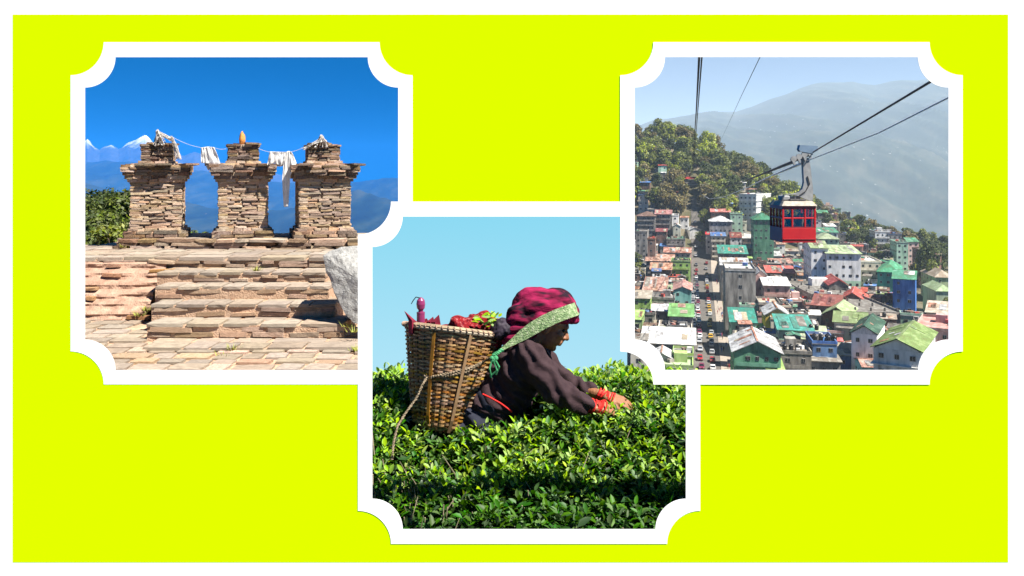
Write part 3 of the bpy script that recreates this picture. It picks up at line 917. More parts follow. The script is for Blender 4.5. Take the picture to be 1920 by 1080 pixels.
def build_steps():
    t = thing("stone_steps", "broad flight of worn grey flagstone steps below the three pillars", "steps", (-3.6, 9.2, Z_PAVE))
    base = Vector(t.location)
    for i, (d, z, pl, pr) in enumerate(ST):
        if i == 0: continue
        x0, x1 = wx(pl, d), wx(pr, d)
        back = ST[i - 1][0] + 0.25
        core = MB(); core.box(((x0 + x1) / 2, (d + 0.035 + back) / 2, (z - 0.022) / 2), (x1 - x0 - 0.04, back - d - 0.035, z - 0.022))
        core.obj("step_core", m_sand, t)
        # tread slabs
        x = x0
        depth = back - d
        while x < x1 - 0.05:
            w = min(rng.uniform(0.26, 0.50), x1 - x)
            if x1 - (x + w) < 0.16: w = x1 - x
            dep = rng.uniform(0.30, 0.40)
            stone("tread_slab", "flag", m_slab, t, Vector((x + w / 2, d + dep / 2 + rng.uniform(-0.01, 0.025), z - 0.018 + rng.uniform(-0.005, 0.005))) - base, (w - 0.012, dep, 0.042), rng.uniform(-0.025, 0.025), 0.010)
            x += w
        x = x0 + rng.uniform(-0.1, 0)
        while x < x1 - 0.05:          # inner row of the tread, mostly bedded in sand
            w = min(rng.uniform(0.35, 0.7), x1 - x)
            stone("tread_slab", "flag", m_slab, t, Vector((x + w / 2, d + 0.52, z - 0.028)) - base, (w - 0.03, 0.30, 0.035), rng.uniform(-0.05, 0.05), 0.015)
            x += w
        # riser stones, two courses
        zb = ST[i + 1][1] if i + 1 < len(ST) else Z_PAVE
        h = z - 0.036 - zb
        for r_ in range(2 if h > 0.08 else 1):
            hh = h / (2 if h > 0.08 else 1)
            x = x0 + rng.uniform(0, 0.08)
            while x < x1 - 0.08:
                w = min(rng.uniform(0.2, 0.62), x1 - x)
                if rng.random() < 0.7:
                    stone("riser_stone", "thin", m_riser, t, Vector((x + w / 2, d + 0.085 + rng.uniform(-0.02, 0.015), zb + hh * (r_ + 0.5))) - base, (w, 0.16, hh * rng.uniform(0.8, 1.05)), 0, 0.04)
                x += w + rng.uniform(0, 0.05)
    return t

def build_platform():
    t = thing("stone_platform", "flat flagged stone platform carrying the three pillars", "platform", (-5, 12, 0))
    base = Vector(t.location)
    x0, x1 = wx(20, 12.0), -0.95
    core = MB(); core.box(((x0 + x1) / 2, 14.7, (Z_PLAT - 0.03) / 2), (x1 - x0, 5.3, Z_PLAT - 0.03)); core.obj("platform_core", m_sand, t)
    # top flags
    d = 11.98
    while d < 13.9:
        dep = rng.uniform(0.36, 0.5)
        x = x0 + rng.uniform(-0.2, 0)
        while x < x1:
            w = rng.uniform(0.3, 0.75)
            stone("platform_flag", "flag", m_slab, t, Vector((x + w / 2, d + dep / 2, Z_PLAT - 0.022 + rng.uniform(-0.005, 0.007))) - base, (w - 0.012, dep - 0.012, 0.055), rng.uniform(-0.02, 0.02), 0.008)
            x += w
        d += dep
    # first riser, two courses of flat stones
    for r_ in range(3):
        x = wx(150, 12)
        while x < wx(640, 12):
            w = rng.uniform(0.18, 0.6)
            if rng.random() < 0.75:
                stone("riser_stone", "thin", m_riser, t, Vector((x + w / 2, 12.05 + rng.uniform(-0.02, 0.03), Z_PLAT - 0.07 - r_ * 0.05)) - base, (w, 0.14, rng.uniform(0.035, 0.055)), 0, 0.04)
            x += w + rng.uniform(0, 0.06)
    # low plinth under the pillars
    pz = 1.128
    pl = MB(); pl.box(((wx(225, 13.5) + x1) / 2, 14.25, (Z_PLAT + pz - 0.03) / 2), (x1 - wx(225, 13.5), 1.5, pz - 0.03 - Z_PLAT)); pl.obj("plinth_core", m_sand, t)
    for r_, (za, zb) in enumerate(((Z_PLAT, 1.03), (1.03, 1.085), (1.085, 1.14))):
        x = wx(212 + 4 * r_, 13.4)
        while x < x1:
            w = rng.uniform(0.2, 0.7)
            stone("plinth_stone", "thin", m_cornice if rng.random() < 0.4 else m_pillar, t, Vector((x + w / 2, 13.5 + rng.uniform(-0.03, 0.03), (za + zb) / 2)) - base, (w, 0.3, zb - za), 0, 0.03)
            x += w
    d = 13.62
    while d < 14.9:
        dep = rng.uniform(0.3, 0.5); x = wx(215, 13.6)
        while x < x1:
            w = rng.uniform(0.3, 0.7)
            stone("plinth_slab", "flag", m_slab, t, Vector((x + w / 2, d + dep / 2, pz - 0.02)) - base, (w - 0.01, dep, 0.05), rng.uniform(-0.03, 0.03), 0.012)
            x += w
        d += dep
    return t

def build_pillar(px, label, seed, scale_w=1.0):
    """dry-stone pillar: plinth, shaft, stepped cornice and a small top block, stone by stone"""
    global rng
    rng = random.Random(seed)
    D0 = 13.62; mp_ = D0 / F
    half = 0.50 * scale_w
    yaw = R(19)
    t = thing("stone_pillar", label, "pillar", (wx(px, D0 + half), D0 + half, 1.10))
    t.rotation_euler = (0, 0, yaw)
    tiers = [  # z from, z to, half width, course height, material
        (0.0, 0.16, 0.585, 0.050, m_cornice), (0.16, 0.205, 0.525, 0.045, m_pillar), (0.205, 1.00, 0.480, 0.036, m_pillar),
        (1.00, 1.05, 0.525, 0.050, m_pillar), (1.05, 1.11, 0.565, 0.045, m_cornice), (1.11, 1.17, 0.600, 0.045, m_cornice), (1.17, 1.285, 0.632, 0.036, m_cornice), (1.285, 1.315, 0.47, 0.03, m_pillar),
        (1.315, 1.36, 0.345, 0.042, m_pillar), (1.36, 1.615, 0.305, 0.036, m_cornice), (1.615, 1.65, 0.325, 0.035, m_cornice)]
    back = MB()
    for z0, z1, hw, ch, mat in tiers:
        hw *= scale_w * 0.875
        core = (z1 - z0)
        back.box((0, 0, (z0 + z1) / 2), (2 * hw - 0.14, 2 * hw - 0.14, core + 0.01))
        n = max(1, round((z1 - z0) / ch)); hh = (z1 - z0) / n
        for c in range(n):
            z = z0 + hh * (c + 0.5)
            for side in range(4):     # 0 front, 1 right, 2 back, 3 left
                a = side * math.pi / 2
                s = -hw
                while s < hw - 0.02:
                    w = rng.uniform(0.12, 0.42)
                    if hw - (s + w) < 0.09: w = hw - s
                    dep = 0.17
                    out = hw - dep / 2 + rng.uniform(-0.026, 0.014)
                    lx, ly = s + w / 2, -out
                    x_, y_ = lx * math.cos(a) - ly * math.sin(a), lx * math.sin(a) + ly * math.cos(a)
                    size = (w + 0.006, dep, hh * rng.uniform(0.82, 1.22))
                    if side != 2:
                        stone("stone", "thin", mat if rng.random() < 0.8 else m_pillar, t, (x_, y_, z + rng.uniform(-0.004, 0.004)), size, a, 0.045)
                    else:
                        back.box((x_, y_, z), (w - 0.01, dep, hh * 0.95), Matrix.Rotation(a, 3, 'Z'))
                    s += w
    bo = bpy.data.objects.new("back_stones", back.mesh("back_stones")); COL.objects.link(bo)
    bo.data.materials.append(m_sand); bo.parent = t; tag(bo, kind="stuff")
    # loose broken slabs capping the ledges
    for k in range(9):
        a = rng.uniform(0, 2 * math.pi); rr = rng.uniform(0.33, 0.55)
        stone("cap_slab", "flag", m_cornice, t, (max(-0.55, min(0.55, math.cos(a) * rr * 1.3)), max(-0.55, min(0.55, math.sin(a) * rr * 1.3)), 1.296), (rng.uniform(0.15, 0.35), rng.uniform(0.15, 0.3), 0.035), rng.uniform(0, 3), 0.06)
    for k in range(5):
        stone("cap_slab", "flag", m_cornice, t, (rng.uniform(-0.2, 0.2), rng.uniform(-0.2, 0.2), 1.662), (rng.uniform(0.15, 0.3), rng.uniform(0.15, 0.3), 0.035), rng.uniform(0, 3), 0.06)
    return t

build_steps(); build_platform()
build_pillar(297, "leftmost dry-stone pillar, ribbon bundle on its top block", 11)
build_pillar(456, "middle dry-stone pillar with an orange stone on top", 12, 0.99)
build_pillar(605, "rightmost dry-stone pillar, its left face in shadow", 13, 1.06)
rng = random.Random(21)

# paving of irregular flags in front and at the left
def build_paving():
    t = thing("stone_paving", "irregular flagstone paving at the foot of the steps", "paving", (-3.6, 8.5, 0))
    base = Vector(t.location)
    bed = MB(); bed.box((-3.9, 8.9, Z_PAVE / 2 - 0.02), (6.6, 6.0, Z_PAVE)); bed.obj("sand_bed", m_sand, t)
    d = 7.3; row = 0
    while d < 11.4:
        dep = rng.uniform(0.21, 0.32)
        x = wx(60, d) + rng.uniform(0, 0.3)
        xe = wx(790, d) if d < 9.15 else wx(268, d)
        while x < xe:
            w = rng.uniform(0.24, 0.48)
            if d < 9.15 or x + w < xe + 0.1:
                stone("paving_stone", "flag", m_slab if rng.random() < 0.82 else m_riser, t, Vector((x + w / 2, d + dep / 2 + rng.uniform(-0.03, 0.03), Z_PAVE - 0.02 + rng.uniform(-0.006, 0.010))) - base, (w - 0.035, dep - 0.03, 0.05), rng.uniform(-0.09, 0.09), 0.014)
            x += w
        d += dep; row += 1
    return t
build_paving()

# sloping rubble wall left of the steps
def build_rubble():
    t = thing("rubble_wall", "low orange rubble retaining wall left of the steps", "wall", (-6, 11.5, Z_PAVE))
    base = Vector(t.location)
    x0, x1 = wx(60, 11.6), wx(292, 11.6)
    nx, nz = 60, 26
    V = []; Fq = []
    for k in range(nz + 1):
        q = k / nz
        z = Z_PAVE - 0.05 + (Z_PLAT - 0.06 - Z_PAVE + 0.05) * q
        for i in range(nx + 1):
            x = x0 + (x1 - x0) * i / nx
            d = 11.15 + 0.85 * q
            d -= 0.05 * fbm(x * 3, z * 9) + 0.03 * math.sin(z * 52 + 2 * fbm(x * 2, z * 3))
            V.append((x, d, z))
    for k in range(nz):
        for i in range(nx):
            a = k * (nx + 1) + i; Fq.append((a, a + 1, a + nx + 2, a + nx + 1))
    n = len(V)
    V += [(x0, 12.1, Z_PAVE - 0.05), (x1, 12.1, Z_PAVE - 0.05), (x0, 12.1, Z_PLAT - 0.06), (x1, 12.1, Z_PLAT - 0.06)]
    me = bpy.data.meshes.new("rubble_face"); me.from_pydata(V, [], Fq + [(0, nx, n + 1, n), (nz * (nx + 1), n + 2, n + 3, nz * (nx + 1) + nx)]); me.update()
    link("rubble_face", me, m_rubble, t)
    for r_ in range(13):
        q = (r_ + 0.5) / 13.5
        x = x0
        while x < x1 - 0.1:
            w = rng.uniform(0.16, 0.5)
            if rng.random() < 0.34:
                stone("rubble_stone", "thin", m_rubble if rng.random() < 0.8 else m_riser, t, Vector((x + w / 2, 11.20 + 0.85 * q + rng.uniform(-0.01, 0.03), Z_PAVE + (Z_PLAT - Z_PAVE) * q)) - base, (w * 0.85, 0.15, rng.uniform(0.03, 0.055)), 0, 0.07)
            x += w + rng.uniform(0.0, 0.12)
build_rubble()

# leaning granite boulder
def build_boulder():
    outline = [(607, 480), (618, 470), (640, 466), (690, 458), (735, 470), (742, 560), (720, 606), (690, 612), (664, 607), (648, 590), (634, 556), (622, 528), (610, 508)]
    bm = bmesh.new()
    pts = [P(x, y, 10.05 + (y - 460) / 150 * -0.35) for x, y in outline]
    vs_ = [bm.verts.new(p) for p in pts] + [bm.verts.new(P(x + (x - 675) * -0.06, y + (y - 535) * -0.06, 10.55 + (y - 460) / 150 * -0.25)) for x, y in outline]
    c = [bm.verts.new(P(680, 530, 9.72))]
    r_ = bmesh.ops.convex_hull(bm, input=bm.verts)
    bmesh.ops.triangulate(bm, faces=bm.faces)
    for _ in range(4):
        bmesh.ops.subdivide_edges(bm, edges=[e for e in bm.edges if e.calc_length() > 0.06], cuts=1, use_grid_fill=True)
        bmesh.ops.triangulate(bm, faces=bm.faces)
    for v in bm.verts:
        n_ = v.normal
        v.co += n_ * (0.030 * fbm(v.co.x * 4, v.co.y * 4, v.co.z * 4, 5))
    me = bpy.data.meshes.new("granite_boulder"); bm.to_mesh(me); bm.free()
    o = link("granite_boulder", me, m_granite)
    tag(o, "pale grey granite boulder leaning beside the steps", "boulder")
build_boulder()

# weeds in the joints
def build_weeds():
    n = 0
    for px, py, d in ((668, 655, 9.15), (664, 620, 9.6), (420, 668, 9.0), (262, 590, 11.15), (272, 580, 11.2), (230, 462, 13.3), (480, 505, 11.5), (436, 653, 9.2), (655, 610, 9.75)):
        mb = MB(); c = P(px, py, d)
        for k in range(26):
            a = rng.uniform(0, 2 * math.pi); h = rng.uniform(0.03, 0.085); s = rng.uniform(0.0, 0.06)
            b0 = c + Vector((math.cos(a) * s * 1.6, math.sin(a) * s, -0.02)); tip = b0 + Vector((math.cos(a) * h * 0.8, math.sin(a) * h * 0.8, h))
            w = Vector((-math.sin(a), math.cos(a), 0)) * 0.008
            mb.add([b0 - w, b0 + w, tip], [(0, 1, 2)])
        o = mb.obj("weed_tuft", m_grass)
        tag(o, "small yellow-green weed tuft growing in a stone joint", "weed", "weeds in the joints of steps and paving")
build_weeds()

# prayer scarves, strings, ribbon bundles
def cloth(name, top, bottom, folds, depth, label, nu=26, nv=22, seed=0):
    """hanging gathered cloth: top and bottom are pixel polylines"""
    D = 13.62
    V = []; Fq = []
    for j in range(nv + 1):
        q = j / nv
        for i in range(nu + 1):
            u = i / nu
            tx = interp([p[0] for p in top], [p[1] for p in top], u), interp([p[0] for p in top], [p[2] for p in top], u)
            bx = interp([p[0] for p in bottom], [p[1] for p in bottom], u), interp([p[0] for p in bottom], [p[2] for p in bottom], u)
            px = tx[0] + (bx[0] - tx[0]) * q ** 0.8; py = tx[1] + (bx[1] - tx[1]) * q
            dd = D + depth * 3.0 * fbm(u * folds * 1.1 + seed * 3, q * 1.3, seed, 3) * (0.35 + 0.65 * q) + 0.012 * fbm(u * 5, q * 2, seed)
            V.append(P(px, py, dd))
    for j in range(nv):
        for i in range(nu):
            a = j * (nu + 1) + i; Fq.append((a, a + nu + 1, a + nu + 2, a + 1))
    me = bpy.data.meshes.new(name); me.from_pydata(V, [], Fq); me.update()
    o = link(name, me, m_cloth)
    md = o.modifiers.new("s", 'SOLIDIFY'); md.thickness = 0.0015
    baked(o); o.data.polygons.foreach_set("use_smooth", [True] * len(o.data.polygons))
    return tag(o, label, "scarf", "white scarves hung between the pillars")

cloth("prayer_scarf", [(0, 377, 277), (0.5, 388, 275), (1, 401, 276)], [(0, 377, 305), (0.3, 384, 306), (0.42, 390, 320), (0.55, 395, 316), (0.7, 402, 309), (1, 413, 307)], 6, 0.012, "white scarf hanging between the left and middle pillars", seed=1)
cloth("prayer_scarf", [(0, 506, 284), (1, 535, 285)], [(0, 501, 310), (0.4, 515, 306), (0.7, 527, 311), (1, 533, 306)], 7, 0.010, "short crumpled white scarf right of the middle pillar", seed=2)
cloth("prayer_scarf", [(0, 533, 286), (0.5, 541, 283), (1, 546, 284)], [(0, 529, 338), (0.2, 532, 388), (0.55, 541, 387), (0.6, 544, 330), (1, 556, 306)], 4, 0.010, "longest white scarf trailing down beside the rightmost pillar", seed=3, nv=40)

def sagging(name, pts, rad, mat, label, cat, d=13.62, group=None):
    mb = MB()
    fine = []
    for a, b in zip(pts[:-1], pts[1:]):
        for k in range(6):
            q = k / 6; s = 4 * q * (1 - q) * (a[2] if len(a) > 2 else 1.0)
            fine.append(P(a[0] + (b[0] - a[0]) * q, a[1] + (b[1] - a[1]) * q + s, d))
    fine.append(P(pts[-1][0], pts[-1][1], d))
    mb.tube(fine, rad, 5)
    return tag(mb.obj(name, mat), label, cat, group)
sagging("prayer_string", [(322, 256, 3), (378, 277, 0), (400, 276, 2), (424, 279)], 0.0028, m_string, "pale string from the leftmost pillar to the middle one", "string")
sagging("prayer_string", [(484, 278, 1), (506, 285, 0), (546, 285, 2), (600, 262)], 0.0028, m_string, "pale string from the middle pillar to the rightmost one", "string")

def ribbon_bundle(path_list, label, seed):
    r2 = random.Random(seed)
    t = thing("ribbon_bundle", label, "ribbons", P(path_list[0][0][0], path_list[0][-1][1], 13.85))
    for path in path_list:
        for k in range(int(1.4 * path[-1][2])):
            mb = MB(); pts = []
            ox, oy = r2.uniform(-4.5, 4.5), r2.uniform(-2, 2)
            for i, p in enumerate(path):
                q = i / (len(path) - 1)
                pts.append(P(p[0] + ox * (0.3 + q) + r2.uniform(-2, 2), p[1] + oy + r2.uniform(-2, 2), 13.85 + r2.uniform(-0.1, 0.1)))
            mb.tube(pts, [r2.uniform(0.003, 0.011) for _ in pts], 4)
            mb.obj("ribbon", m_ribbon, t)
    return t
ribbon_bundle([[(296, 246), (300, 258), (304, 271, 16)], [(294, 246), (294, 260), (290, 272, 14)], [(300, 250), (313, 256), (325, 262, 9)], [(322, 258), (328, 272), (333, 297, 16)]], "bundle of faded prayer ribbons on the leftmost pillar", 3)
ribbon_bundle([[(602, 256), (598, 264), (594, 275, 12)], [(604, 258), (608, 266), (610, 275, 14)], [(600, 264), (588, 270), (572, 278, 12)]], "bundle of faded prayer ribbons on the rightmost pillar", 4)

def top_stone(px, py0, py1, wpx, mat, label, seed):
    mb = MB(); h = (py1 - py0) / F * 13.95; w = wpx / F * 13.95
    bm = bmesh.new(); bmesh.ops.create_icosphere(bm, subdivisions=3, radius=0.5)
    c = P(px, (py0 + py1) / 2, 13.95)
    for v in bm.verts:
        p = v.co.copy(); s = 1.0 - 0.38 * max(0, p.z + 0.1)
        q = Vector((p.x * w * s * 1.3, p.y * w * s * 1.3, p.z * h * 1.06))
        v.co = c + q * (1 + 0.22 * fbm(p.x * 3 + seed, p.y * 3, p.z * 3))
    me = bpy.data.meshes.new("top_stone"); bm.to_mesh(me); bm.free()
    me.polygons.foreach_set("use_smooth", [True] * len(me.polygons))
    return tag(link("top_stone", me, mat), label, "stone")
top_stone(454, 248, 272, 9, m_orange, "small upright orange-painted stone on the middle pillar", 1)
top_stone(603, 252, 276, 8, m_granite, "small upright pale stone on the rightmost pillar", 2)
top_stone(297, 250, 272, 10, m_granite, "small upright pale stone wrapped in ribbons on the leftmost pillar", 5)

# ------------------------------------------------------------------ trees
def crown_mesh(name, blobs, n, leaf, seed, mat, up=0.35, aspect=0.55):
    """leaf-sized folded faces spread through overlapping lumps"""
    r_ = np.random.RandomState(seed)
    vol = np.array([b[3] ** 2 for b in blobs]); vol /= vol.sum()
    idx = r_.choice(len(blobs), n, p=vol)
    B = np.array([b[:3] for b in blobs])[idx]; RAD = np.array([b[3] for b in blobs])[idx]
    dirs = r_.normal(size=(n, 3)); dirs /= np.linalg.norm(dirs, axis=1)[:, None]
    rad = RAD * (0.55 + 0.5 * r_.rand(n) ** 0.6)
    C = B + dirs * rad[:, None] * np.array([1, 1, 0.85])
    nrm = dirs * 0.8 + r_.normal(size=(n, 3)) * 0.6 + np.array([0, 0, up])
    nrm /= np.linalg.norm(nrm, axis=1)[:, None]
    t = np.cross(nrm, r_.normal(size=(n, 3))); t /= np.linalg.norm(t, axis=1)[:, None]
    b2 = np.cross(nrm, t)
    s = leaf * (0.6 + 0.8 * r_.rand(n))[:, None]
    V = np.empty((n, 4, 3))
    V[:, 0] = C - t * s; V[:, 1] = C - b2 * s * aspect + nrm * s * 0.15
    V[:, 2] = C + t * s; V[:, 3] = C + b2 * s * aspect + nrm * s * 0.15
    Fa = np.arange(n * 4).reshape(n, 4)
    me = arrays_mesh(name, V.reshape(-1, 3), Fa)
    me.materials.append(mat)
    return me

def leaf_mat(name, cols, rand=0.35):
    return M(name, cols, scale=0.8, rough=0.65, rand=rand, island=True, trans=0.25, spec=0.2)
m_leaf_dark = leaf_mat("dark_tree_leaves", [(0.028, 0.048, 0.012), (0.06, 0.085, 0.024)])
m_leaf_mid = leaf_mat("mid_tree_leaves", [(0.06, 0.085, 0.018), (0.11, 0.14, 0.03)])
m_leaf_yel = leaf_mat("yellow_green_leaves", [(0.12, 0.15, 0.025), (0.20, 0.22, 0.04)])
m_bark = M("bark", [(0.05, 0.035, 0.025), (0.10, 0.075, 0.05)], scale=5, rough=0.95, bump=0.8)

def blobs_for(r_, R0, H, n):
    out = []
    for k in range(n):
        a = r_.uniform(0, 2 * math.pi); z = r_.uniform(0.0, 1.0); rr = R0 * (0.75 * math.sqrt(max(0.0, 1 - (2 * z - 0.85) ** 2 * 0.75))) * r_.uniform(0.5, 1)
        out.append((rr * math.cos(a), rr * math.sin(a), z * H, R0 * r_.uniform(0.28, 0.46)))
    return out

def trunk_mb(r_, h, rad, blobs, base=0.0):
    mb = MB()
    top = Vector((r_.uniform(-.05, .05) * h, r_.uniform(-.05, .05) * h, h))
    mb.tube([(0, 0, base - 0.5), (0, 0, base + (h - base) * .3), top * 0.7, top], [rad * 1.25, rad, rad * 0.7, rad * 0.3], 7)
    for b in blobs[:6]:
        s = top * r_.uniform(0.55, 0.9)
        mb.tube([s, s.lerp(Vector((b[0], b[1], b[2])), 0.5) + Vector((0, 0, 0.05 * h)), (b[0], b[1], b[2])], [rad * 0.42, rad * 0.28, rad * 0.08], 5)
    return mb

def near_tree(px, py_top, d, crown_r, crown_h, ground_z, mat, label, seed, n=5000, leaf=0.11, group="trees behind the left end of the platform"):
    r_ = random.Random(seed)
    top = P(px, py_top, d)
    z0 = top.z - crown_h
    t = thing("broadleaf_tree", label, "tree", (top.x, d, ground_z), group)
    bl = blobs_for(r_, crown_r, crown_h * 0.78, 26)
    bl = [(b[0], b[1], b[2] + z0 - ground_z + crown_h * 0.05, b[3]) for b in bl]
    me = crown_mesh("crown", bl, n, leaf, seed, mat)
    o = bpy.data.objects.new("crown", me); COL.objects.link(o); o.parent = t
    tm = trunk_mb(r_, z0 - ground_z + crown_h * 0.5, 0.22, bl)
    o = bpy.data.objects.new("trunk", tm.mesh("trunk")); COL.objects.link(o); o.data.materials.append(m_bark); o.parent = t
    return t
for a in ((172, 343, 44, 2.1, 4.2, -9, m_leaf_dark, "tall dark green tree at the left edge behind the platform", 1),
          (212, 346, 46, 1.9, 4.0, -9, m_leaf_dark, "dark green tree next to the leftmost pillar", 2),
          (240, 352, 43, 1.5, 3.6, -9, m_leaf_mid, "mid green tree partly hidden by the leftmost pillar", 3),
          (140, 362, 42, 2.2, 4.2, -9, m_leaf_mid, "mid green tree cut by the left edge of its opening", 4),
          (190, 392, 38, 1.9, 3.4, -9, m_leaf_mid, "lower mid green tree in front of the dark ones", 5),
          (172, 425, 33, 1.7, 3.0, -9, m_leaf_dark, "lowest dark green tree at the platform's left end", 6),
          (226, 415, 30, 1.2, 2.4, -8, m_leaf_yel, "yellow-green leafy tree beside the leftmost pillar's plinth", 7)):
    near_tree(*a)
for a in ((364, 428, 60, 0.9, 2.0, -10, m_leaf_mid, "small treetop left in the gap between left and middle pillars", 9), (384, 430, 62, 0.8, 2.0, -10, m_leaf_mid, "small treetop right in the gap between left and middle pillars", 10)):
    near_tree(*a, n=1500, group="treetops behind the platform")
def shrub(px, py, d, r0, mat, label, seed, n=1800, leaf=0.05):
    r_ = random.Random(seed); c = P(px, py, d)
    bl = [(r_.uniform(-1, 1) * r0, r_.uniform(-.6, .6) * r0, r_.uniform(-.6, .5) * r0, r0 * r_.uniform(.25, .5)) for _ in range(14)]
    me = crown_mesh("foliage", bl, n, leaf, seed, mat)
    t = thing("shrub", label, "shrub", c, "shrubs at the platform's left end")
    o = bpy.data.objects.new("foliage", me); COL.objects.link(o); o.parent = t
    mb = MB()
    for b in bl[:8]: mb.tube([(b[0] * .2, b[1] * .2, -r0 * 1.6), (b[0] * .6, b[1] * .6, b[2] - r0 * .3), b[:3]], [0.02, 0.014, 0.005], 5)
    o = bpy.data.objects.new("stem", mb.mesh("stem")); COL.objects.link(o); o.data.materials.append(m_bark); o.parent = t
shrub(228, 448, 17.0, 0.42, m_leaf_yel, "yellow-green shrub against the leftmost pillar's plinth", 1)
shrub(200, 460, 17.5, 0.40, m_leaf_mid, "green shrub at the left end of the platform", 2)
shrub(168, 462, 18.0, 0.5, m_leaf_mid, "dark green shrub at the left edge beyond the platform", 3)
# ------------------------------------------------------------------ ground and far terrain
def build_ground():
    m = M("trodden_earth", [(0.10, 0.075, 0.045), (0.18, 0.14, 0.085), (0.12, 0.13, 0.05)], scale=0.7, rough=0.98, bump=0.8, bscale=6)
    poly = [(-12, -9), (7, -9), (7, 6.0), (-0.9, 6.0), (-0.9, 17.6), (-12, 17.6)]
    V = [(x, y, 0.0) for x, y in poly] + [(x * 1.0, y, -30.0) for x, y in poly]
    n = len(poly)
    me = bpy.data.meshes.new("ground"); me.from_pydata(V, [], [tuple(range(n))] + [((i + 1) % n, i, n + i, n + (i + 1) % n) for i in range(n)]); me.update()
    tag(link("ground", me, m), "bare earth ground under the display wall", "ground", kind="structure")
build_ground()

def terrain(name, pxs, ds, zf, mat, label, cat):
    V = []; nx = len(pxs)
    for d in ds:
        for px in pxs:
            V.append(((px - 960) / F * d, d, zf(px, d)))
    Fq = [(j * nx + i, j * nx + i + 1, (j + 1) * nx + i + 1, (j + 1) * nx + i) for j in range(len(ds) - 1) for i in range(nx - 1)]
    me = arrays_mesh(name, V, Fq, smooth=True)
    o = link(name, me, mat)
    return tag(o, label, cat, kind="structure")
def zc(py, d): return EYE - (py - HZ) / F * d
def geo(a, b, n): return [a * (b / a) ** (i / (n - 1)) for i in range(n)]

m_hill = M("forested_hill", [(0.012, 0.022, 0.012), (0.030, 0.048, 0.020), (0.060, 0.075, 0.032)], scale=0.011, rough=0.95, detail=12, lo=0.32, hi=0.68)
def far_mat(name, cols, scale, dots, dotcol, thr):
    """hillside colours with pale specks of far fields and houses"""
    m = M(name, cols, scale=scale, rough=0.95, detail=12, lo=0.32, hi=0.68, streak=(1.0, 0.16, 1.0))
    N = m.node_tree.nodes; L = m.node_tree.links; b = N["Principled BSDF"]
    src = b.inputs["Base Color"].links[0].from_socket
    t = N["Texture Coordinate"] if "Texture Coordinate" in N else N.new("ShaderNodeTexCoord")
    sc_ = N.new("ShaderNodeVectorMath"); sc_.operation = 'MULTIPLY'; sc_.inputs[1].default_value = (1.0, 0.2, 1.0)
    L.new(t.outputs["Object"], sc_.inputs[0])
    vo = N.new("ShaderNodeTexVoronoi"); vo.inputs["Scale"].default_value = dots
    L.new(sc_.outputs[0], vo.inputs["Vector"])
    lt = N.new("ShaderNodeMath"); lt.operation = 'LESS_THAN'; lt.inputs[1].default_value = thr
    L.new(vo.outputs["Distance"], lt.inputs[0])
    n2 = N.new("ShaderNodeTexNoise"); n2.inputs["Scale"].default_value = scale * 0.35; n2.inputs["Detail"].default_value = 3
    L.new(t.outputs["Object"], n2.inputs["Vector"])
    gt = N.new("ShaderNodeMath"); gt.operation = 'GREATER_THAN'; gt.inputs[1].default_value = 0.53
    L.new(n2.outputs["Fac"], gt.inputs[0])
    mu = N.new("ShaderNodeMath"); mu.operation = 'MULTIPLY'
    L.new(lt.outputs[0], mu.inputs[0]); L.new(gt.outputs[0], mu.inputs[1])
    mx = N.new("ShaderNodeMix"); mx.data_type = 'RGBA'; mx.inputs[7].default_value = dotcol
    L.new(mu.outputs[0], mx.inputs[0]); L.new(src, mx.inputs[6]); L.new(mx.outputs[2], b.inputs["Base Color"])
    return m
m_lhill = far_mat("left_hillside", [(0.002, 0.006, 0.004), (0.012, 0.024, 0.012), (0.040, 0.050, 0.026)], 0.016, 0.05, (0.10, 0.10, 0.09, 1), 0.10)
m_rmount = far_mat("right_mountainside", [(0.004, 0.010, 0.006), (0.022, 0.032, 0.018), (0.070, 0.066, 0.042)], 0.010, 0.030, (0.34, 0.34, 0.32, 1), 0.11)

L2x = [60, 159, 200, 240, 300, 360, 420, 500, 560, 620, 660, 700, 746, 800, 950]
L2y = [300, 299, 298, 301, 309, 318, 330, 338, 343, 344, 339, 334, 331, 338, 380]
L3x = [60, 159, 250, 350, 400, 500, 560, 620, 670, 700, 746, 800, 950]
L3y = [330, 338, 352, 372, 388, 392, 384, 366, 358, 368, 386, 396, 440]
def left_z(px, d):
    c3 = zc(interp(L3x, L3y, px), 2600); c2 = zc(interp(L2x, L2y, px), 4600)
    z = interp([17, 60, 300, 900, 1500, 2600, 3100, 4600, 5600], [-5, -12, -70, -150, -200, c3, c3 - 110, c2, c2 - 220], d)
    x = (px - 960) / F * d
    a = interp([17, 300, 1500, 2600, 4600], [0.3, 5, 30, 30, 26], d)
    sp = 1 - abs(noise.fractal(Vector((x / 520 + 0.15 * d / 520, d / 2600, 7.0)), 1.0, 2.0, 5))
    sp2 = interp([900, 1500, 2200, 2600, 3000, 3600, 4600], [0, 90, 70, 12, 80, 90, 14], d)
    return z + a * fbm(x / 260, d / 420, 0.5, 6) + sp2 * (sp - 0.8)
terrain("hill", list(range(-300, 960, 6)), geo(17, 1400, 30) + [1400 + 4200 * i / 75 for i in range(1, 76)], left_z, m_lhill, "blue forested hills behind the stone pillars", "hills")

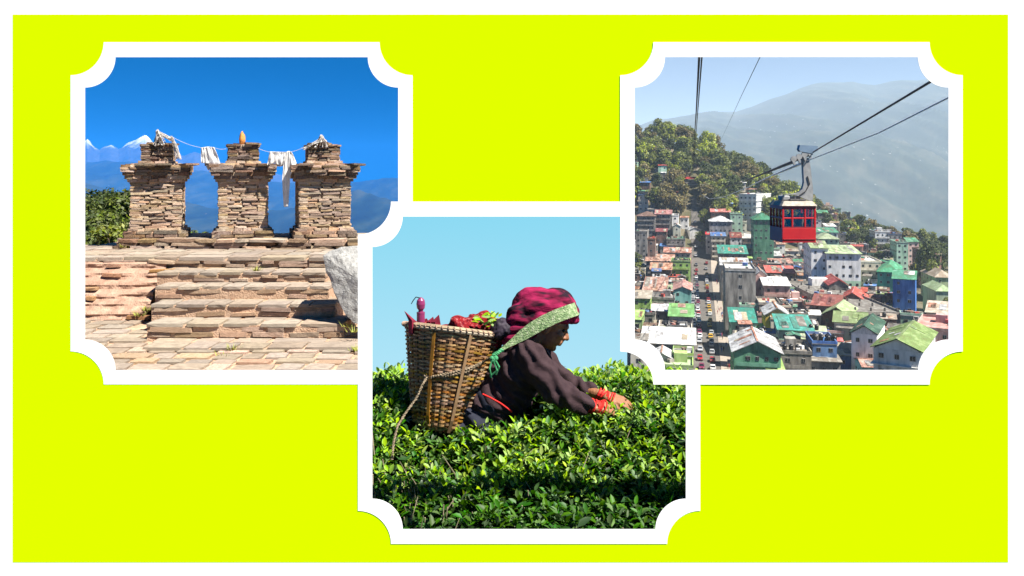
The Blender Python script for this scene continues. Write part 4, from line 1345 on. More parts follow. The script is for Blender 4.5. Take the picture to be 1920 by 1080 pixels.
L1x = [-300, -200, -100, 0, 60, 130, 150, 159, 164, 170, 178, 186, 194, 200, 208, 214, 222, 230, 240, 248, 254, 262, 268, 274, 278, 284, 290, 300, 320, 345, 365, 385, 400, 440, 560, 750]
L1y = [280, 262, 284, 266, 272, 268, 262, 264, 260, 264, 273, 277, 273, 270, 268, 271, 275, 272, 266, 264, 262, 259, 257, 254, 257, 263, 270, 277, 288, 292, 286, 290, 298, 312, 330, 350]
def snow_z(px, d):
    c = zc(interp(L1x, L1y, px), 9500)
    z = interp([6200, 8200, 9500, 11000], [-100, c - 260, c, c - 500], d)
    x = (px - 960) / F * d
    rid = 1 - abs(noise.fractal(Vector((x / 900, d / 900, 3.0)), 1.0, 2.0, 6))
    return z + 70 * (rid - 0.75) * interp([6200, 8000, 9500], [0.5, 1, 0.45], d) + 46 * fbm(x / 260, d / 260, 2.0, 6) * (1 if d > 7000 else 0.4)
def snow_mat():
    m = M("snowy_rock", [(0.045, 0.05, 0.06), (0.09, 0.09, 0.10)], scale=0.01, rough=0.9)
    N = m.node_tree.nodes; L = m.node_tree.links; b = N["Principled BSDF"]
    src = b.inputs["Base Color"].links[0].from_socket
    g = N.new("ShaderNodeNewGeometry"); s = N.new("ShaderNodeSeparateXYZ"); L.new(g.outputs["Position"], s.inputs[0])
    nz = N.new("ShaderNodeTexNoise"); nz.inputs["Scale"].default_value = 0.008; nz.inputs["Detail"].default_value = 8
    L.new(g.outputs["Position"], nz.inputs["Vector"])
    ma = N.new("ShaderNodeMath"); ma.operation = 'MULTIPLY_ADD'; ma.inputs[1].default_value = 240
    L.new(nz.outputs["Fac"], ma.inputs[0]); L.new(s.outputs[2], ma.inputs[2])
    mr = N.new("ShaderNodeMapRange"); mr.inputs[1].default_value = 440; mr.inputs[2].default_value = 540
    L.new(ma.outputs[0], mr.inputs[0])
    mx = N.new("ShaderNodeMix"); mx.data_type = 'RGBA'; mx.inputs[7].default_value = (0.80, 0.80, 0.80, 1)
    L.new(mr.outputs[0], mx.inputs[0]); L.new(src, mx.inputs[6]); L.new(mx.outputs[2], b.inputs["Base Color"])
    return m
terrain("snow_mountain", list(range(-300, 40, 8)) + list(range(40, 760, 2)), [6200 + 4800 * i / 70 for i in range(71)], snow_z, snow_mat(), "snow-capped mountain range left of the leftmost pillar", "mountains")

# town ridge and valley of the right view
CRx = [1000, 1190, 1240, 1290, 1330, 1370, 1400, 1450, 1500, 1560, 1620, 1700, 1778, 1900]
CRy = [290, 272, 264, 280, 290, 314, 332, 358, 388, 414, 444, 466, 484, 505]
def town_z(px, d):
    dc = interp([1190, 1480, 1778], [730, 640, 540], px)
    c = zc(interp(CRx, CRy, px), dc)
    if d < 460: z = interp([60, 120, 170, 460], [-30, -50, -57, -57], d)
    elif d < dc: 
        q = (d - 460) / (dc - 460); z = -57 + (c + 57) * (q * q * (3 - 2 * q))
    else: z = interp([dc, dc + 120, dc + 500, 1700], [c, c - 45, c - 190, -330], d)
    x = (px - 960) / F * d
    return z + (0.0 if d < 470 else min(1.0, (d - 470) / 80) * 3.0 * fbm(x / 60, d / 60, 1.0, 4))
m_town_ground = M("town_slope_ground", [(0.045, 0.050, 0.020), (0.10, 0.085, 0.045), (0.16, 0.135, 0.095)], scale=0.05, rough=0.97, detail=10)
terrain("hillside", list(range(1060, 2120, 6)), geo(60, 440, 14) + [440 + 8 * i for i in range(1, 60)] + geo(930, 1700, 14), town_z, m_town_ground, "ridge the hill town is built on", "hillside")

RMx = [1000, 1190, 1225, 1250, 1310, 1330, 1380, 1410, 1440, 1470, 1500, 1520, 1540, 1570, 1600, 1620, 1640, 1660, 1690, 1720, 1750, 1778, 1900]
RMy = [262, 236, 226, 224, 211, 205, 206, 198, 188, 178, 165, 158, 154, 153, 151, 155, 159, 155, 150, 149, 143, 139, 128]
def mount_z(px, d):
    c = zc(interp(RMx, RMy, px), 9200)
    z = interp([1500, 2300, 3600, 5600, 7800, 9200, 10800], [-360, -255, -190, c * 0.26, c * 0.72, c, c - 500], d)
    x = (px - 960) / F * d
    a = interp([1500, 4500, 8200, 9200], [25, 110, 75, 26], d)
    sp = 1 - abs(noise.fractal(Vector((x / 1300 + 0.12 * d / 1300, d / 7000, 9.0)), 1.0, 2.0, 6))
    sp2 = interp([1500, 2600, 5600, 8400, 9200], [40, 260, 420, 260, 40], d)
    return z + a * 0.5 * fbm(x / 600 + 5, d / 1100, 4.0, 7) + sp2 * (sp - 0.82)
terrain("mountain", list(range(1000, 2120, 3)), [1500 + 9300 * i / 150 for i in range(151)], mount_z, m_rmount, "long hazy mountain ridge beyond the hill town", "mountain")

# air of the two valleys
def haze(name, x0, x1, y0, y1, z0, z1, col, dens, aniso, label):
    mb = MB(); mb.box(((x0 + x1) / 2, (y0 + y1) / 2, (z0 + z1) / 2), (x1 - x0, y1 - y0, z1 - z0))
    m = bpy.data.materials.new(name); m.use_nodes = True
    N = m.node_tree.nodes; N.remove(N["Principled BSDF"])
    v = N.new("ShaderNodeVolumePrincipled"); v.inputs["Color"].default_value = col; v.inputs["Density"].default_value = dens; v.inputs["Anisotropy"].default_value = aniso
    m.node_tree.links.new(v.outputs[0], N["Material Output"].inputs["Volume"])
    o = mb.obj(name, m)
    tag(o, label, "haze", kind="stuff")
haze("haze", 6.0, 16000, 19.0, 24000, -620, 1320, (0.66, 0.83, 1.0, 1), 0.000105, -0.1, "pale valley haze over the hill town and mountain")
haze("haze", -9000, -8.0, 110.0, 6000, -620, 235, (0.04, 0.32, 0.95, 1), 0.00017, -0.1, "blue valley haze behind the stone pillars")
# ------------------------------------------------------------------ right view: the hill town
rng = random.Random(91)
YAW = R(-12.6)
ORD = ["nearest", "second", "third", "fourth", "fifth", "sixth", "seventh", "eighth", "ninth", "tenth", "eleventh", "twelfth", "thirteenth", "fourteenth", "fifteenth", "sixteenth", "seventeenth", "eighteenth", "nineteenth", "twentieth", "twenty-first", "twenty-second", "twenty-third", "twenty-fourth", "twenty-fifth", "twenty-sixth", "twenty-seventh", "twenty-eighth", "twenty-ninth", "thirtieth"]
RC = dict(rust=((0.20, 0.085, 0.05), (0.33, 0.17, 0.11), (0.40, 0.25, 0.18)), pink=((0.33, 0.13, 0.11), (0.43, 0.22, 0.18)), red=((0.34, 0.05, 0.04), (0.45, 0.10, 0.08)), maroon=((0.16, 0.04, 0.04), (0.24, 0.07, 0.06)),
          green=((0.04, 0.20, 0.10), (0.07, 0.28, 0.15)), teal=((0.015, 0.20, 0.14), (0.03, 0.28, 0.20)), bright=((0.10, 0.33, 0.035), (0.15, 0.42, 0.06)), pale=((0.26, 0.33, 0.18), (0.36, 0.42, 0.25)), olive=((0.14, 0.21, 0.06), (0.22, 0.29, 0.10)),
          dark=((0.03, 0.07, 0.05), (0.05, 0.11, 0.07)), silver=((0.27, 0.27, 0.27), (0.42, 0.42, 0.41), (0.52, 0.52, 0.50)), white=((0.48, 0.47, 0.44), (0.62, 0.61, 0.58)), beige=((0.30, 0.25, 0.18), (0.42, 0.36, 0.27)),
          grey=((0.13, 0.12, 0.11), (0.22, 0.21, 0.19)), concrete=((0.15, 0.135, 0.115), (0.26, 0.24, 0.205)), blue=((0.02, 0.10, 0.32), (0.05, 0.18, 0.45)), lime=((0.20, 0.33, 0.05), (0.30, 0.43, 0.10)), turq=((0.12, 0.36, 0.33), (0.2, 0.46, 0.42)),
          cream=((0.40, 0.36, 0.28), (0.52, 0.47, 0.38)), brown=((0.10, 0.055, 0.035), (0.18, 0.10, 0.07)), yellow=((0.40, 0.27, 0.05), (0.5, 0.36, 0.1)), mint=((0.22, 0.38, 0.25), (0.32, 0.48, 0.34)), rose=((0.36, 0.20, 0.17), (0.46, 0.29, 0.25)))
CN = dict(rust="rust", pink="pink", red="red", maroon="maroon", green="green", teal="teal", bright="bright green", pale="pale green", olive="olive green", dark="dark green", silver="silver metal", white="white", beige="beige", grey="grey", concrete="concrete", blue="blue", lime="lime green", turq="turquoise", cream="cream", brown="brown", yellow="yellow", mint="mint green", rose="rose")
for _k in ('green', 'teal', 'bright', 'blue', 'lime'):
    RC[_k] = [tuple(v * 0.80 + 0.18 * sum(c) / 3 for v in c) for c in RC[_k]]
for _k in RC:
    RC[_k] = [tuple(v * 0.86 + 0.06 * sum(c) / 3 for v in c) for c in RC[_k]]
def wallmat(c):
    cols = [tuple(v * 0.6 for v in RC[c][0])] + [tuple(min(0.8, v * 1.25 + 0.02) for v in q) for q in RC[c]]
    return M("plaster_" + c, cols, scale=0.6, rough=0.95, rand=0.18, streak=(1, 1, 0.22), detail=9, lo=0.30, hi=0.62, spec=0.1)
def roofmat(c):
    b0 = RC[c][0]; b1 = RC[c][-1]
    cols = [tuple(v * 0.50 + 0.02 for v in b0), tuple(v * 0.78 + w for v, w in zip(b0, (0.035, 0.02, 0.01)))] + list(RC[c]) + [tuple(v * 0.85 + 0.07 for v in b1)]
    return M("sheet_roof_" + c, cols, scale=0.55, rough=0.85, rand=0.20, detail=10, spec=0.15, lo=0.28, hi=0.70, streak=(1.0, 0.45, 1.0))
m_glass_far = M("dark_window_glass", [(0.012, 0.014, 0.018)], rough=0.2, spec=0.5)
m_trim = M("window_trim", [(0.20, 0.18, 0.16), (0.38, 0.36, 0.33)], scale=0.2, rand=0.4, rough=0.8)
m_tank = M("black_water_tank", [(0.012, 0.012, 0.013)], rough=0.45)

def unit_window():
    mb = MB()
    mb.box((0, 0, 0), (1, 0.10, 1), mi=0)
    for x in (-0.25, 0.25): mb.box((x, -0.045, 0), (0.40, 0.06, 0.84), mi=1)
    me = mb.mesh("window"); me.materials.append(m_trim); me.materials.append(m_glass_far)
    return me
WIN = unit_window()

def child(name, mb_or_me, mat, t, loc=None, rz=0.0, scale=None):
    me = mb_or_me.mesh(name) if isinstance(mb_or_me, MB) else mb_or_me
    o = bpy.data.objects.new(name, me); COL.objects.link(o); o.parent = t
    if mat is not None and not me.materials:
        for q in (mat if isinstance(mat, (list, tuple)) else [mat]): me.materials.append(q)
    if loc is not None: o.location = loc
    o.rotation_euler = (0, 0, rz)
    if scale is not None: o.scale = scale
    return o

FOOT = []   # footprints taken (x, y, radius)
def slope_sheet(mb, a, b, c, d, th=0.18, seam=1.1):
    """sheet roof plane a,b (eave) c,d (ridge) with standing seams"""
    a, b, c, d = map(Vector, (a, b, c, d))
    n = (b - a).cross(d - a).normalized()
    if n.z < 0: n = -n
    V = [a, b, c, d]; mb.add(V + [v + n * th for v in V], [(0, 3, 2, 1), (4, 5, 6, 7), (0, 1, 5, 4), (1, 2, 6, 5), (2, 3, 7, 6), (3, 0, 4, 7)])
    k = max(2, int((b - a).length / seam))
    for i in range(1, k):
        q = i / k
        e, r_ = a.lerp(b, q) + n * (th + 0.03), d.lerp(c, q) + n * (th + 0.03)
        s = (b - a).normalized() * 0.05
        mb.add([e - s, e + s, r_ + s, r_ - s, e - s - n * .06, e + s - n * .06, r_ + s - n * .06, r_ - s - n * .06], [(0, 1, 2, 3), (0, 4, 5, 1), (1, 5, 6, 2), (3, 2, 6, 7), (0, 3, 7, 4)])

prng = random.Random(404)
def patch_roof(t, roof, rc, w2, d2, h2, rise, o):
    """loose and replaced sheets lying on a pitched roof"""
    if roof not in ('shed', 'gx', 'gy'): return
    n = max(2, min(9, int(w2 * d2 / 9)))
    for k in range(n):
        mat = roofmat(prng.choice([rc, rc, rc, "rust", "silver", "concrete", "beige"]))
        if roof == 'shed':
            run, span = 2 * d2, 2 * w2; ang = math.atan2(rise, run + 2 * o)
        elif roof == 'gx':
            run, span = d2, 2 * w2; ang = math.atan2(rise, run + o)
        else:
            run, span = w2, 2 * d2; ang = math.atan2(rise, run + o)
        lw, ll = prng.uniform(0.8, min(2.6, span * 0.4)), prng.uniform(0.25, 0.75) * run
        a = prng.uniform(-span / 2 + lw / 2, span / 2 - lw / 2); b = prng.uniform(ll / 2, max(ll / 2 + 0.01, run - ll / 2))   # b: distance from the eave
        z = h2 + (b + o) * math.tan(ang) + 0.30
        mb = MB()
        if roof == 'gy':
            sgn = -1 if prng.random() < 0.7 else 1
            mb.box((0, 0, 0), (ll, lw, 0.05), Matrix.Rotation(ang * (-1 if sgn < 0 else 1), 3, 'Y'))
            loc = (sgn * (w2 - b), a, z)
        else:
            mb.box((0, 0, 0), (lw, ll, 0.05), Matrix.Rotation(ang, 3, 'X'))
            loc = (a, -d2 + b, z)
        child("roof_sheet", mb, mat, t, loc)

def solve_d(px, pye, h):
    d = 150.0
    while d < 800:
        if town_z(px, d) + h >= EYE - (pye - HZ) / F * d: return d
        d += 0.5
    return 800.0

def building(px0, px1, pye, h, depth, roof, rc, wc, rise=2.0, yaw=None, label=None, floors=None, win=True, lower=None, cat="house", name="house", ledges=False, tanks=0, pxy=None, d=None, winside=True, gap=2.7):
    rise *= 0.62
    px = (px0 + px1) / 2
    d = d or solve_d(px, pye, h)
    gz = zc(pye, d) - h
    yw = YAW if yaw is None else R(yaw)
    wd = (px1 - px0) / F * d
    f = Vector((px, 0, 0))
    fx, fy = (px - 960) / F * d, d
    dirv = Vector((-math.sin(yw), math.cos(yw), 0))
    cx, cyy = fx + dirv.x * depth / 2, fy + dirv.y * depth / 2
    t = thing(name, label, cat, (cx, cyy, gz - 0.3), "buildings of the hill town")
    t.rotation_euler = (0, 0, yw)
    h2 = h + 0.3
    FOOT.append((cx, cyy, wd / 2, depth / 2, yw))
    w2, d2 = wd / 2, depth / 2
    mb = MB()
    if lower:
        mb.box((0, 0, h2 * 0.25), (wd, depth, h2 * 0.5), mi=1); mb.box((0, 0, h2 * 0.75), (wd - 0.02, depth - 0.02, h2 * 0.5), mi=0)
        child("wall", mb, [wallmat(wc), wallmat(lower)], t)
    else:
        mb.box((0, 0, h2 / 2 - 2), (wd, depth, h2 + 4)); child("wall", mb, wallmat(wc), t)
    o = min(0.7, wd * 0.06)
    rb = MB(); rm = roofmat(rc)
    if roof == 'flat':
        rb.box((0, 0, h2 + 0.1), (wd + 0.3, depth + 0.3, 0.22))
        child("roof", rb, rm, t)
        for (x, y, sx, sy) in ((0, -d2, wd + 0.3, 0.22), (0, d2, wd + 0.3, 0.22), (-w2, 0, 0.22, depth - 0.1), (w2, 0, 0.22, depth - 0.1)):
            pb = MB(); pb.box((x, y, h2 + 0.55), (sx, sy, 0.8)); child("parapet", pb, wallmat(wc), t)
        for _k in range(rng.randint(2, 6)):
            bs = rng.uniform(0.5, 1.6); pb = MB(); pb.box((0, 0, bs * 0.4), (bs, bs * rng.uniform(0.5, 1.5), bs * 0.8))
            child("roof_clutter", pb, wallmat(rng.choice(["blue", "red", "concrete", "white", "brown", "green", "grey", "rust"])), t, (rng.uniform(-.4, .4) * wd, rng.uniform(-.4, .4) * depth, h2 + 0.2), rng.uniform(0, 3))
        if wd > 7 and rng.random() < 0.6:
            pb = MB(); pb.box((rng.uniform(-.2, .2) * wd, d2 * 0.35, h2 + 1.4), (min(4, wd * .35), min(4, depth * .4), 2.4)); child("stair_head", pb, wallmat(wc), t)
    elif roof == 'shed':
        slope_sheet(rb, (-w2 - o, -d2 - o, h2), (w2 + o, -d2 - o, h2), (w2 + o, d2 + o, h2 + rise), (-w2 - o, d2 + o, h2 + rise)); child("roof", rb, rm, t)
        gb = MB(); gb.add([(-w2, -d2, h2 - .1), (-w2, d2, h2 - .1), (-w2, d2, h2 + rise - .1), (w2, -d2, h2 - .1), (w2, d2, h2 - .1), (w2, d2, h2 + rise - .1)], [(0, 1, 2), (3, 5, 4), (1, 4, 5, 2)]); child("gable_wall", gb, wallmat(wc), t)
    elif roof == 'gx':       # ridge along the width
        for s in (-1, 1):
            slope_sheet(rb, (-w2 - o, s * (d2 + o), h2), (w2 + o, s * (d2 + o), h2), (w2 + o, 0, h2 + rise), (-w2 - o, 0, h2 + rise))
        child("roof", rb, rm, t)
        gb = MB()
        for s in (-1, 1):
            gb = MB(); gb.add([(s * w2, -d2, h2 - .1), (s * w2, d2, h2 - .1), (s * w2, 0, h2 + rise - .1)], [(0, 1, 2)]); child("gable_wall", gb, wallmat(wc), t)
        cb = MB(); cb.box((0, 0, h2 + rise + 0.18), (wd + 2 * o, 0.5, 0.12)); child("ridge_cap", cb, roofmat("rust" if rc in ("silver", "white") else rc), t)
    elif roof == 'gy':       # ridge along the depth
        for s in (-1, 1):
            slope_sheet(rb, (s * (w2 + o), -d2 - o, h2), (s * (w2 + o), d2 + o, h2), (0, d2 + o, h2 + rise), (0, -d2 - o, h2 + rise))
        child("roof", rb, rm, t)
        gb = MB()
        for s in (-1, 1):
            gb = MB(); gb.add([(-w2, s * d2, h2 - .1), (w2, s * d2, h2 - .1), (0, s * d2, h2 + rise - .1)], [(0, 1, 2)]); child("gable_wall", gb, wallmat(wc), t)
        cb = MB(); cb.box((0, 0, h2 + rise + 0.18), (0.5, depth + 2 * o, 0.12)); child("ridge_cap", cb, roofmat("rust" if rc in ("silver", "white") else rc), t)
    elif roof == 'hip':
        r_ = min(w2, d2) * 0.9
        A = [(-w2 - o, -d2 - o, h2), (w2 + o, -d2 - o, h2), (w2 + o, d2 + o, h2), (-w2 - o, d2 + o, h2)]
        if wd > depth: Rg = [(-w2 + r_, 0, h2 + rise), (w2 - r_, 0, h2 + rise)]
        else: Rg = [(0, -d2 + r_, h2 + rise), (0, d2 - r_, h2 + rise)]
        V = A + Rg + [(x, y, z - 0.15) for x, y, z in A]
        fs = [(0, 1, 5, 4), (1, 2, 5), (2, 3, 4, 5), (3, 0, 4)] if wd > depth else [(0, 1, 4), (1, 2, 5, 4), (2, 3, 5), (3, 0, 4, 5)]
        rb.add(V, fs + [(6, 9, 8, 7), (0, 6, 7, 1), (1, 7, 8, 2), (2, 8, 9, 3), (3, 9, 6, 0)]); child("roof", rb, rm, t)
    patch_roof(t, roof, rc, w2, d2, h2, rise, o)
    if win:
        nf = floors or max(1, int(h / 3.1)); fh = h / nf
        for fl in range(max(0, nf - 5), nf):
            z = 0.3 + fh * (fl + 0.55)
            nw = max(1, min(7, int(wd / gap)))
            for i in range(nw):
                if rng.random() < 0.9:
                    child("window", WIN, None, t, ((-w2 + wd * (i + 0.5) / nw), -d2 - 0.02, z), 0, (min(1.15, wd / nw * .5) * rng.uniform(.7, 1.1), 1, min(1.15, fh * .42)))
            if winside and px > 1300:
                nw = max(1, min(5, int(depth / gap)))
                for i in range(nw):
                    child("window", WIN, None, t, (-w2 - 0.02, -d2 + depth * (i + 0.5) / nw, z), -math.pi / 2, (min(1.1, depth / nw * .5), 1, min(1.1, fh * .42)))
            if ledges:
                lb = MB(); lb.box((0, 0, 0.3 + fh * fl), (wd + 1.1, depth + 1.1, 0.22)); child("floor_ledge", lb, wallmat("white"), t)
    if win and wd > 8 and h > 9 and not ledges and cat == "house" and rng.random() < 0.55:
        nf = floors or max(2, int(h / 3.1)); fh = h / nf
        for fl in range(1, nf):
            bb = MB(); bb.box((0, -d2 - 0.55, 0.3 + fh * fl), (wd * 0.9, 1.1, 0.16)); bb.box((0, -d2 - 1.05, 0.3 + fh * fl + 0.5), (wd * 0.9, 0.08, 0.75)); child("balcony", bb, wallmat(wc), t)
    for k in range(tanks):
        tk = MB(); x, y = -w2 * .6 + (k % 4) * 1.7, -d2 * .4 + (k // 4) * 1.8
        tk.tube([(0, 0, 0), (0, 0, 1.3), (0, 0, 1.45), (0, 0, 1.6)], [0.62, 0.62, 0.45, 0.2], 10)
        wpos = Vector((cx, cyy, 0)) + Matrix.Rotation(yw, 3, 'Z') @ Vector((x, y, 0))
        TANKS.append((wpos.x, wpos.y, gz + h + 0.22 if roof == 'flat' else gz + h + rise * 0.5, label))
    return t
TANKS = []

B = building
# left of the street, nearest first
B(1226, 1298, 690, 9, 12, 'flat', 'pale', 'lime', label="pale green flat roof at the bottom left, cut by the frame")
B(1262, 1299, 668, 10, 9, 'flat', 'silver', 'lime', label="lime green wall with flat grey top left of the street bottom")
B(1222, 1258, 672, 10, 9, 'gy', 'white', 'grey', 2.4, label="white gabled shed with rust ridge at the lower left")
B(1204, 1300, 645, 11, 15, 'shed', 'white', 'beige', 3.0, label="long white corrugated roof left of the street")
B(1235, 1296, 619, 10, 12, 'flat', 'concrete', 'cream', label="flat concrete roof terrace with parapet above the long white roof", tanks=4)
B(1204, 1234, 622, 9, 10, 'shed', 'brown', 'brown', 1.5, label="brown rusty shed beside the concrete roof terrace")
B(1255, 1299, 594, 13, 15, 'shed', 'bright', 'grey', 3.0, label="house with vivid green flat sheet roof left of the street")
B(1224, 1280, 584, 12, 12, 'gx', 'silver', 'grey', 2.5, label="silver gabled house behind the vivid green roof")
B(1186, 1219, 560, 13, 14, 'shed', 'beige', 'lime', 1.8, label="beige-roofed house with lime wall at the left edge")
B(1186, 1204, 600, 12, 14, 'shed', 'lime', 'lime', 1.5, label="lime green house at the left edge below the beige roof")
B(1222, 1264, 562, 11, 14, 'flat', 'grey', 'grey', label="dark grey flat-roofed house beside the turquoise wall")
B(1263, 1296, 545, 13, 22, 'gy', 'pink', 'turq', 2.6, label="pink-roofed house with turquoise wall by the street")
B(1206, 1248, 546, 12, 26, 'shed', 'rust', 'brown', 4.0, label="broad rust-coloured sheet roof left of the pink one")
B(1259, 1294, 491, 15, 12, 'flat', 'dark', 'lime', label="lime green block with dark roof left of the street", tanks=2)
B(1220, 1258, 506, 12, 20, 'gx', 'rust', 'brown', 4, label="rust gabled roof beside the lime green block")
B(1212, 1262, 490, 13, 22, 'gx', 'rust', 'grey', 4.5, label="long rust-red gabled roof behind the lime green block")
B(1246, 1294, 474, 13, 22, 'gx', 'rust', 'cream', 3.5, label="wide rust roof with cream wall at the street's left")
B(1250, 1284, 450, 13, 20, 'flat', 'green', 'grey', label="grey house with flat green roof left of the upper street")
B(1214, 1228, 450, 24, 14, 'flat', 'brown', 'brown', label="narrow tall brown brick house at the left", floors=6)
B(1192, 1213, 436, 25, 20, 'flat', 'grey', 'grey', label="dark grey block at the left edge below the woods")
B(1194, 1228, 405, 22, 22, 'hip', 'brown', 'grey', 4, label="brown-roofed grey block at the left below the woods")
B(1229, 1258, 402, 20, 20, 'gx', 'pink', 'grey', 4, label="pale pink roof on a grey house below the woods")
B(1260, 1272, 405, 18, 15, 'flat', 'white', 'white', label="narrow white house below the woods")
B(1262, 1276, 425, 15, 14, 'gy', 'white', 'cream', 2.5, label="small white house above the flat green roof")
B(1230, 1250, 435, 14, 14, 'gx', 'maroon', 'brown', 3, label="maroon-roofed house near the blue tarps")
B(1238, 1262, 462, 9, 12, 'shed', 'blue', 'grey', 1.8, label="low house under blue and white tarp roof at the left")
# right of the street
B(1293, 1314, 432, 6, 50, 'gy', 'silver', 'white', 3.0, yaw=-3, label="long silver arcade roof at the street's upper end", win=False, cat="arcade", name="arcade")
B(1331, 1372, 415, 20, 20, 'hip', 'silver', 'grey', 5, label="grey house with silver hipped roof right of the upper street", floors=5)
B(1334, 1368, 398, 18, 20, 'gx', 'pink', 'brown', 3, label="pink-roofed house below the white hotel")
B(1370, 1392, 402, 24, 18, 'flat', 'brown', 'mint', label="mint green block below the white hotel", floors=6)
B(1324, 1344, 440, 13, 24, 'gx', 'red', 'cream', 3, label="small red roof right of the upper street")
B(1334, 1360, 443, 16, 18, 'shed', 'blue', 'cream', 2.6, label="bright blue sheet roof right of the upper street")
B(1370, 1390, 446, 15, 18, 'gx', 'maroon', 'white', 4.5, label="maroon roof beside the green netted tower")
B(1389, 1418, 447, 14, 18, 'gx', 'white', 'brown', 3.5, label="white roof left of the green netted tower")
B(1414, 1450, 412, 34, 22, 'hip', 'green', 'green', 6, label="tall green netted tower left of the red cabin", floors=8, ledges=False, cat="tower block", name="tower_block")
B(1349, 1400, 476, 16, 20, 'shed', 'teal', 'grey', 5.0, label="wide green sheet roof right of the street")
B(1400, 1436, 466, 16, 18, 'gx', 'pale', 'grey', 3.0, label="pale green roof right of the wide green one")
B(1351, 1408, 484, 12, 8, 'shed', 'lime', 'concrete', 1.2, label="narrow lime awning roof below the wide green roof")
B(1418, 1464, 480, 13, 16, 'shed', 'silver', 'concrete', 2.2, label="silver-roofed concrete house in mid town")
B(1446, 1484, 494, 11, 14, 'shed', 'rust', 'concrete', 2.0, label="rust roof strip left of the white and green block")
B(1361, 1416, 508, 24, 22, 'flat', 'white', 'concrete', label="big bare concrete block with silver top right of the street", floors=6, cat="block", name="apartment_block", gap=9)
B(1353, 1402, 498, 17, 24, 'gx', 'silver', 'cream', 4, label="silver gabled roof behind the bare concrete block")
B(1416, 1437, 517, 18, 16, 'gy', 'silver', 'rose', 3.5, label="narrow rose house with silver gable beside the concrete block")
B(1434, 1480, 536, 16, 16, 'shed', 'white', 'rose', 2.4, label="rose-walled house with white roof in mid town", floors=4)
B(1440, 1489, 512, 12, 15, 'shed', 'red', 'brown', 3.0, label="red and white striped roof left of mid town")
B(1366, 1428, 572, 9, 12, 'flat', 'white', 'concrete', label="white flat roof behind the teal roof", win=False)
B(1371, 1417, 605, 11, 16, 'shed', 'teal', 'mint', 3.6, label="bright teal sheet roof beside the street")
B(1373, 1446, 616, 8, 6, 'shed', 'green', 'mint', 1.0, label="narrow green awning in front of the teal roof")
B(1436, 1478, 592, 13, 14, 'gy', 'silver', 'yellow', 4.0, label="yellow-walled house with silver gable right of the teal roof")
B(1424, 1462, 572, 13, 14, 'flat', 'beige', 'concrete', label="beige flat roof above the yellow-walled house")
B(1378, 1462, 662, 13, 20, 'gy', 'silver', 'green', 5.0, label="large grey gabled roof with green front at the bottom", gap=2.2)
B(1462, 1523, 620, 12, 16, 'shed', 'teal', 'mint', 3.4, label="teal sheet roof with mint wall near the bottom centre")
B(1384, 1432, 690, 8, 10, 'flat', 'grey', 'blue', label="low grey flat roof with blue tarp wall at the bottom", win=False)
B(1438, 1470, 694, 9, 10, 'shed', 'lime', 'grey', 1.4, label="small lime roof at the bottom edge")
B(1464, 1520, 664, 11, 14, 'flat', 'concrete', 'concrete', label="bare concrete flat roof with tanks near the bottom", tanks=3)
B(1516, 1574, 678, 9, 12, 'shed', 'concrete', 'grey', 1.6, label="sloping concrete roof slab near the bottom")
B(1525, 1568, 646, 13, 14, 'flat', 'grey', 'blue', label="blue-walled house crowded with black water tanks", tanks=8)
B(1570, 1640, 668, 8, 12, 'shed', 'beige', 'blue', 1.8, label="beige cluttered roof with blue walls at the bottom right")
B(1619, 1658, 690, 9, 10, 'gx', 'rust', 'turq', 1.8, label="small rust-orange roof at the bottom right")
B(1641, 1722, 656, 21, 26, 'gy', 'olive', 'white', 3.8, yaw=-34, label="big white building with stacked ledges and olive roof", floors=6, ledges=True, cat="building", name="apartment_building")
B(1598, 1642, 626, 16, 22, 'gy', 'dark', 'white', 3.5, yaw=-30, label="white house with dark green roof left of the big white one", floors=4)
B(1566, 1622, 606, 12, 18, 'gx', 'olive', 'cream', 3.5, yaw=-24, label="olive green roof above the dark green one")
B(1544, 1592, 592, 12, 18, 'gy', 'pale', 'brown', 4.5, yaw=-30, label="pale green gabled roof beside the maroon roof")
B(1524, 1572, 574, 13, 20, 'gx', 'maroon', 'brown', 4.5, yaw=-28, label="large maroon roof in mid town")
B(1574, 1622, 566, 11, 18, 'gy', 'red', 'brown', 5.5, yaw=-26, label="bright red gabled roof beside the great flat rooftop")
B(1585, 1622, 576, 8, 10, 'shed', 'blue', 'blue', 1.2, label="blue tarp shed below the bright red roof")
B(1592, 1694, 590, 12, 80, 'flat', 'concrete', 'concrete', yaw=-4, label="great flat concrete rooftop dotted with column stubs", cat="building", name="market_building", win=False)
B(1522, 1552, 466, 26, 26, 'gx', 'pale', 'white', 4.0, lower='white', label="left white wing of the white and green block", floors=7, cat="block", name="apartment_block")
B(1552, 1612, 476, 24, 24, 'shed', 'pale', 'white', 3.0, lower='mint', label="white and green apartment block right of the cabin", floors=6, cat="block", name="apartment_block")
B(1536, 1572, 448, 22, 20, 'hip', 'pale', 'mint', 5.0, label="pale green hipped roof behind the white and green block")
B(1534, 1570, 436, 20, 18, 'shed', 'green', 'white', 3.0, label="green sheet roof just right of the red cabin")
B(1613, 1650, 492, 18, 24, 'flat', 'white', 'cream', label="cream block right of the white and green one", floors=5)
B(1630, 1658, 510, 13, 18, 'shed', 'silver', 'brown', 2, label="silver roof between the cream block and the green hall")
B(1647, 1684, 510, 16, 28, 'hip', 'green', 'teal', 5.5, yaw=-28, label="green hipped hall roof above the blue tarps")
B(1676, 1714, 524, 20, 18, 'gx', 'green', 'blue', 4.0, yaw=-28, label="blue tarp-wrapped building with green roof at the right")
B(1556, 1590, 536, 14, 20, 'gy', 'red', 'grey', 4, label="grey house with small red roof left of the great rooftop")
B(1524, 1556, 530, 11, 18, 'shed', 'blue', 'grey', 2, label="blue and white roofed house left of mid town")
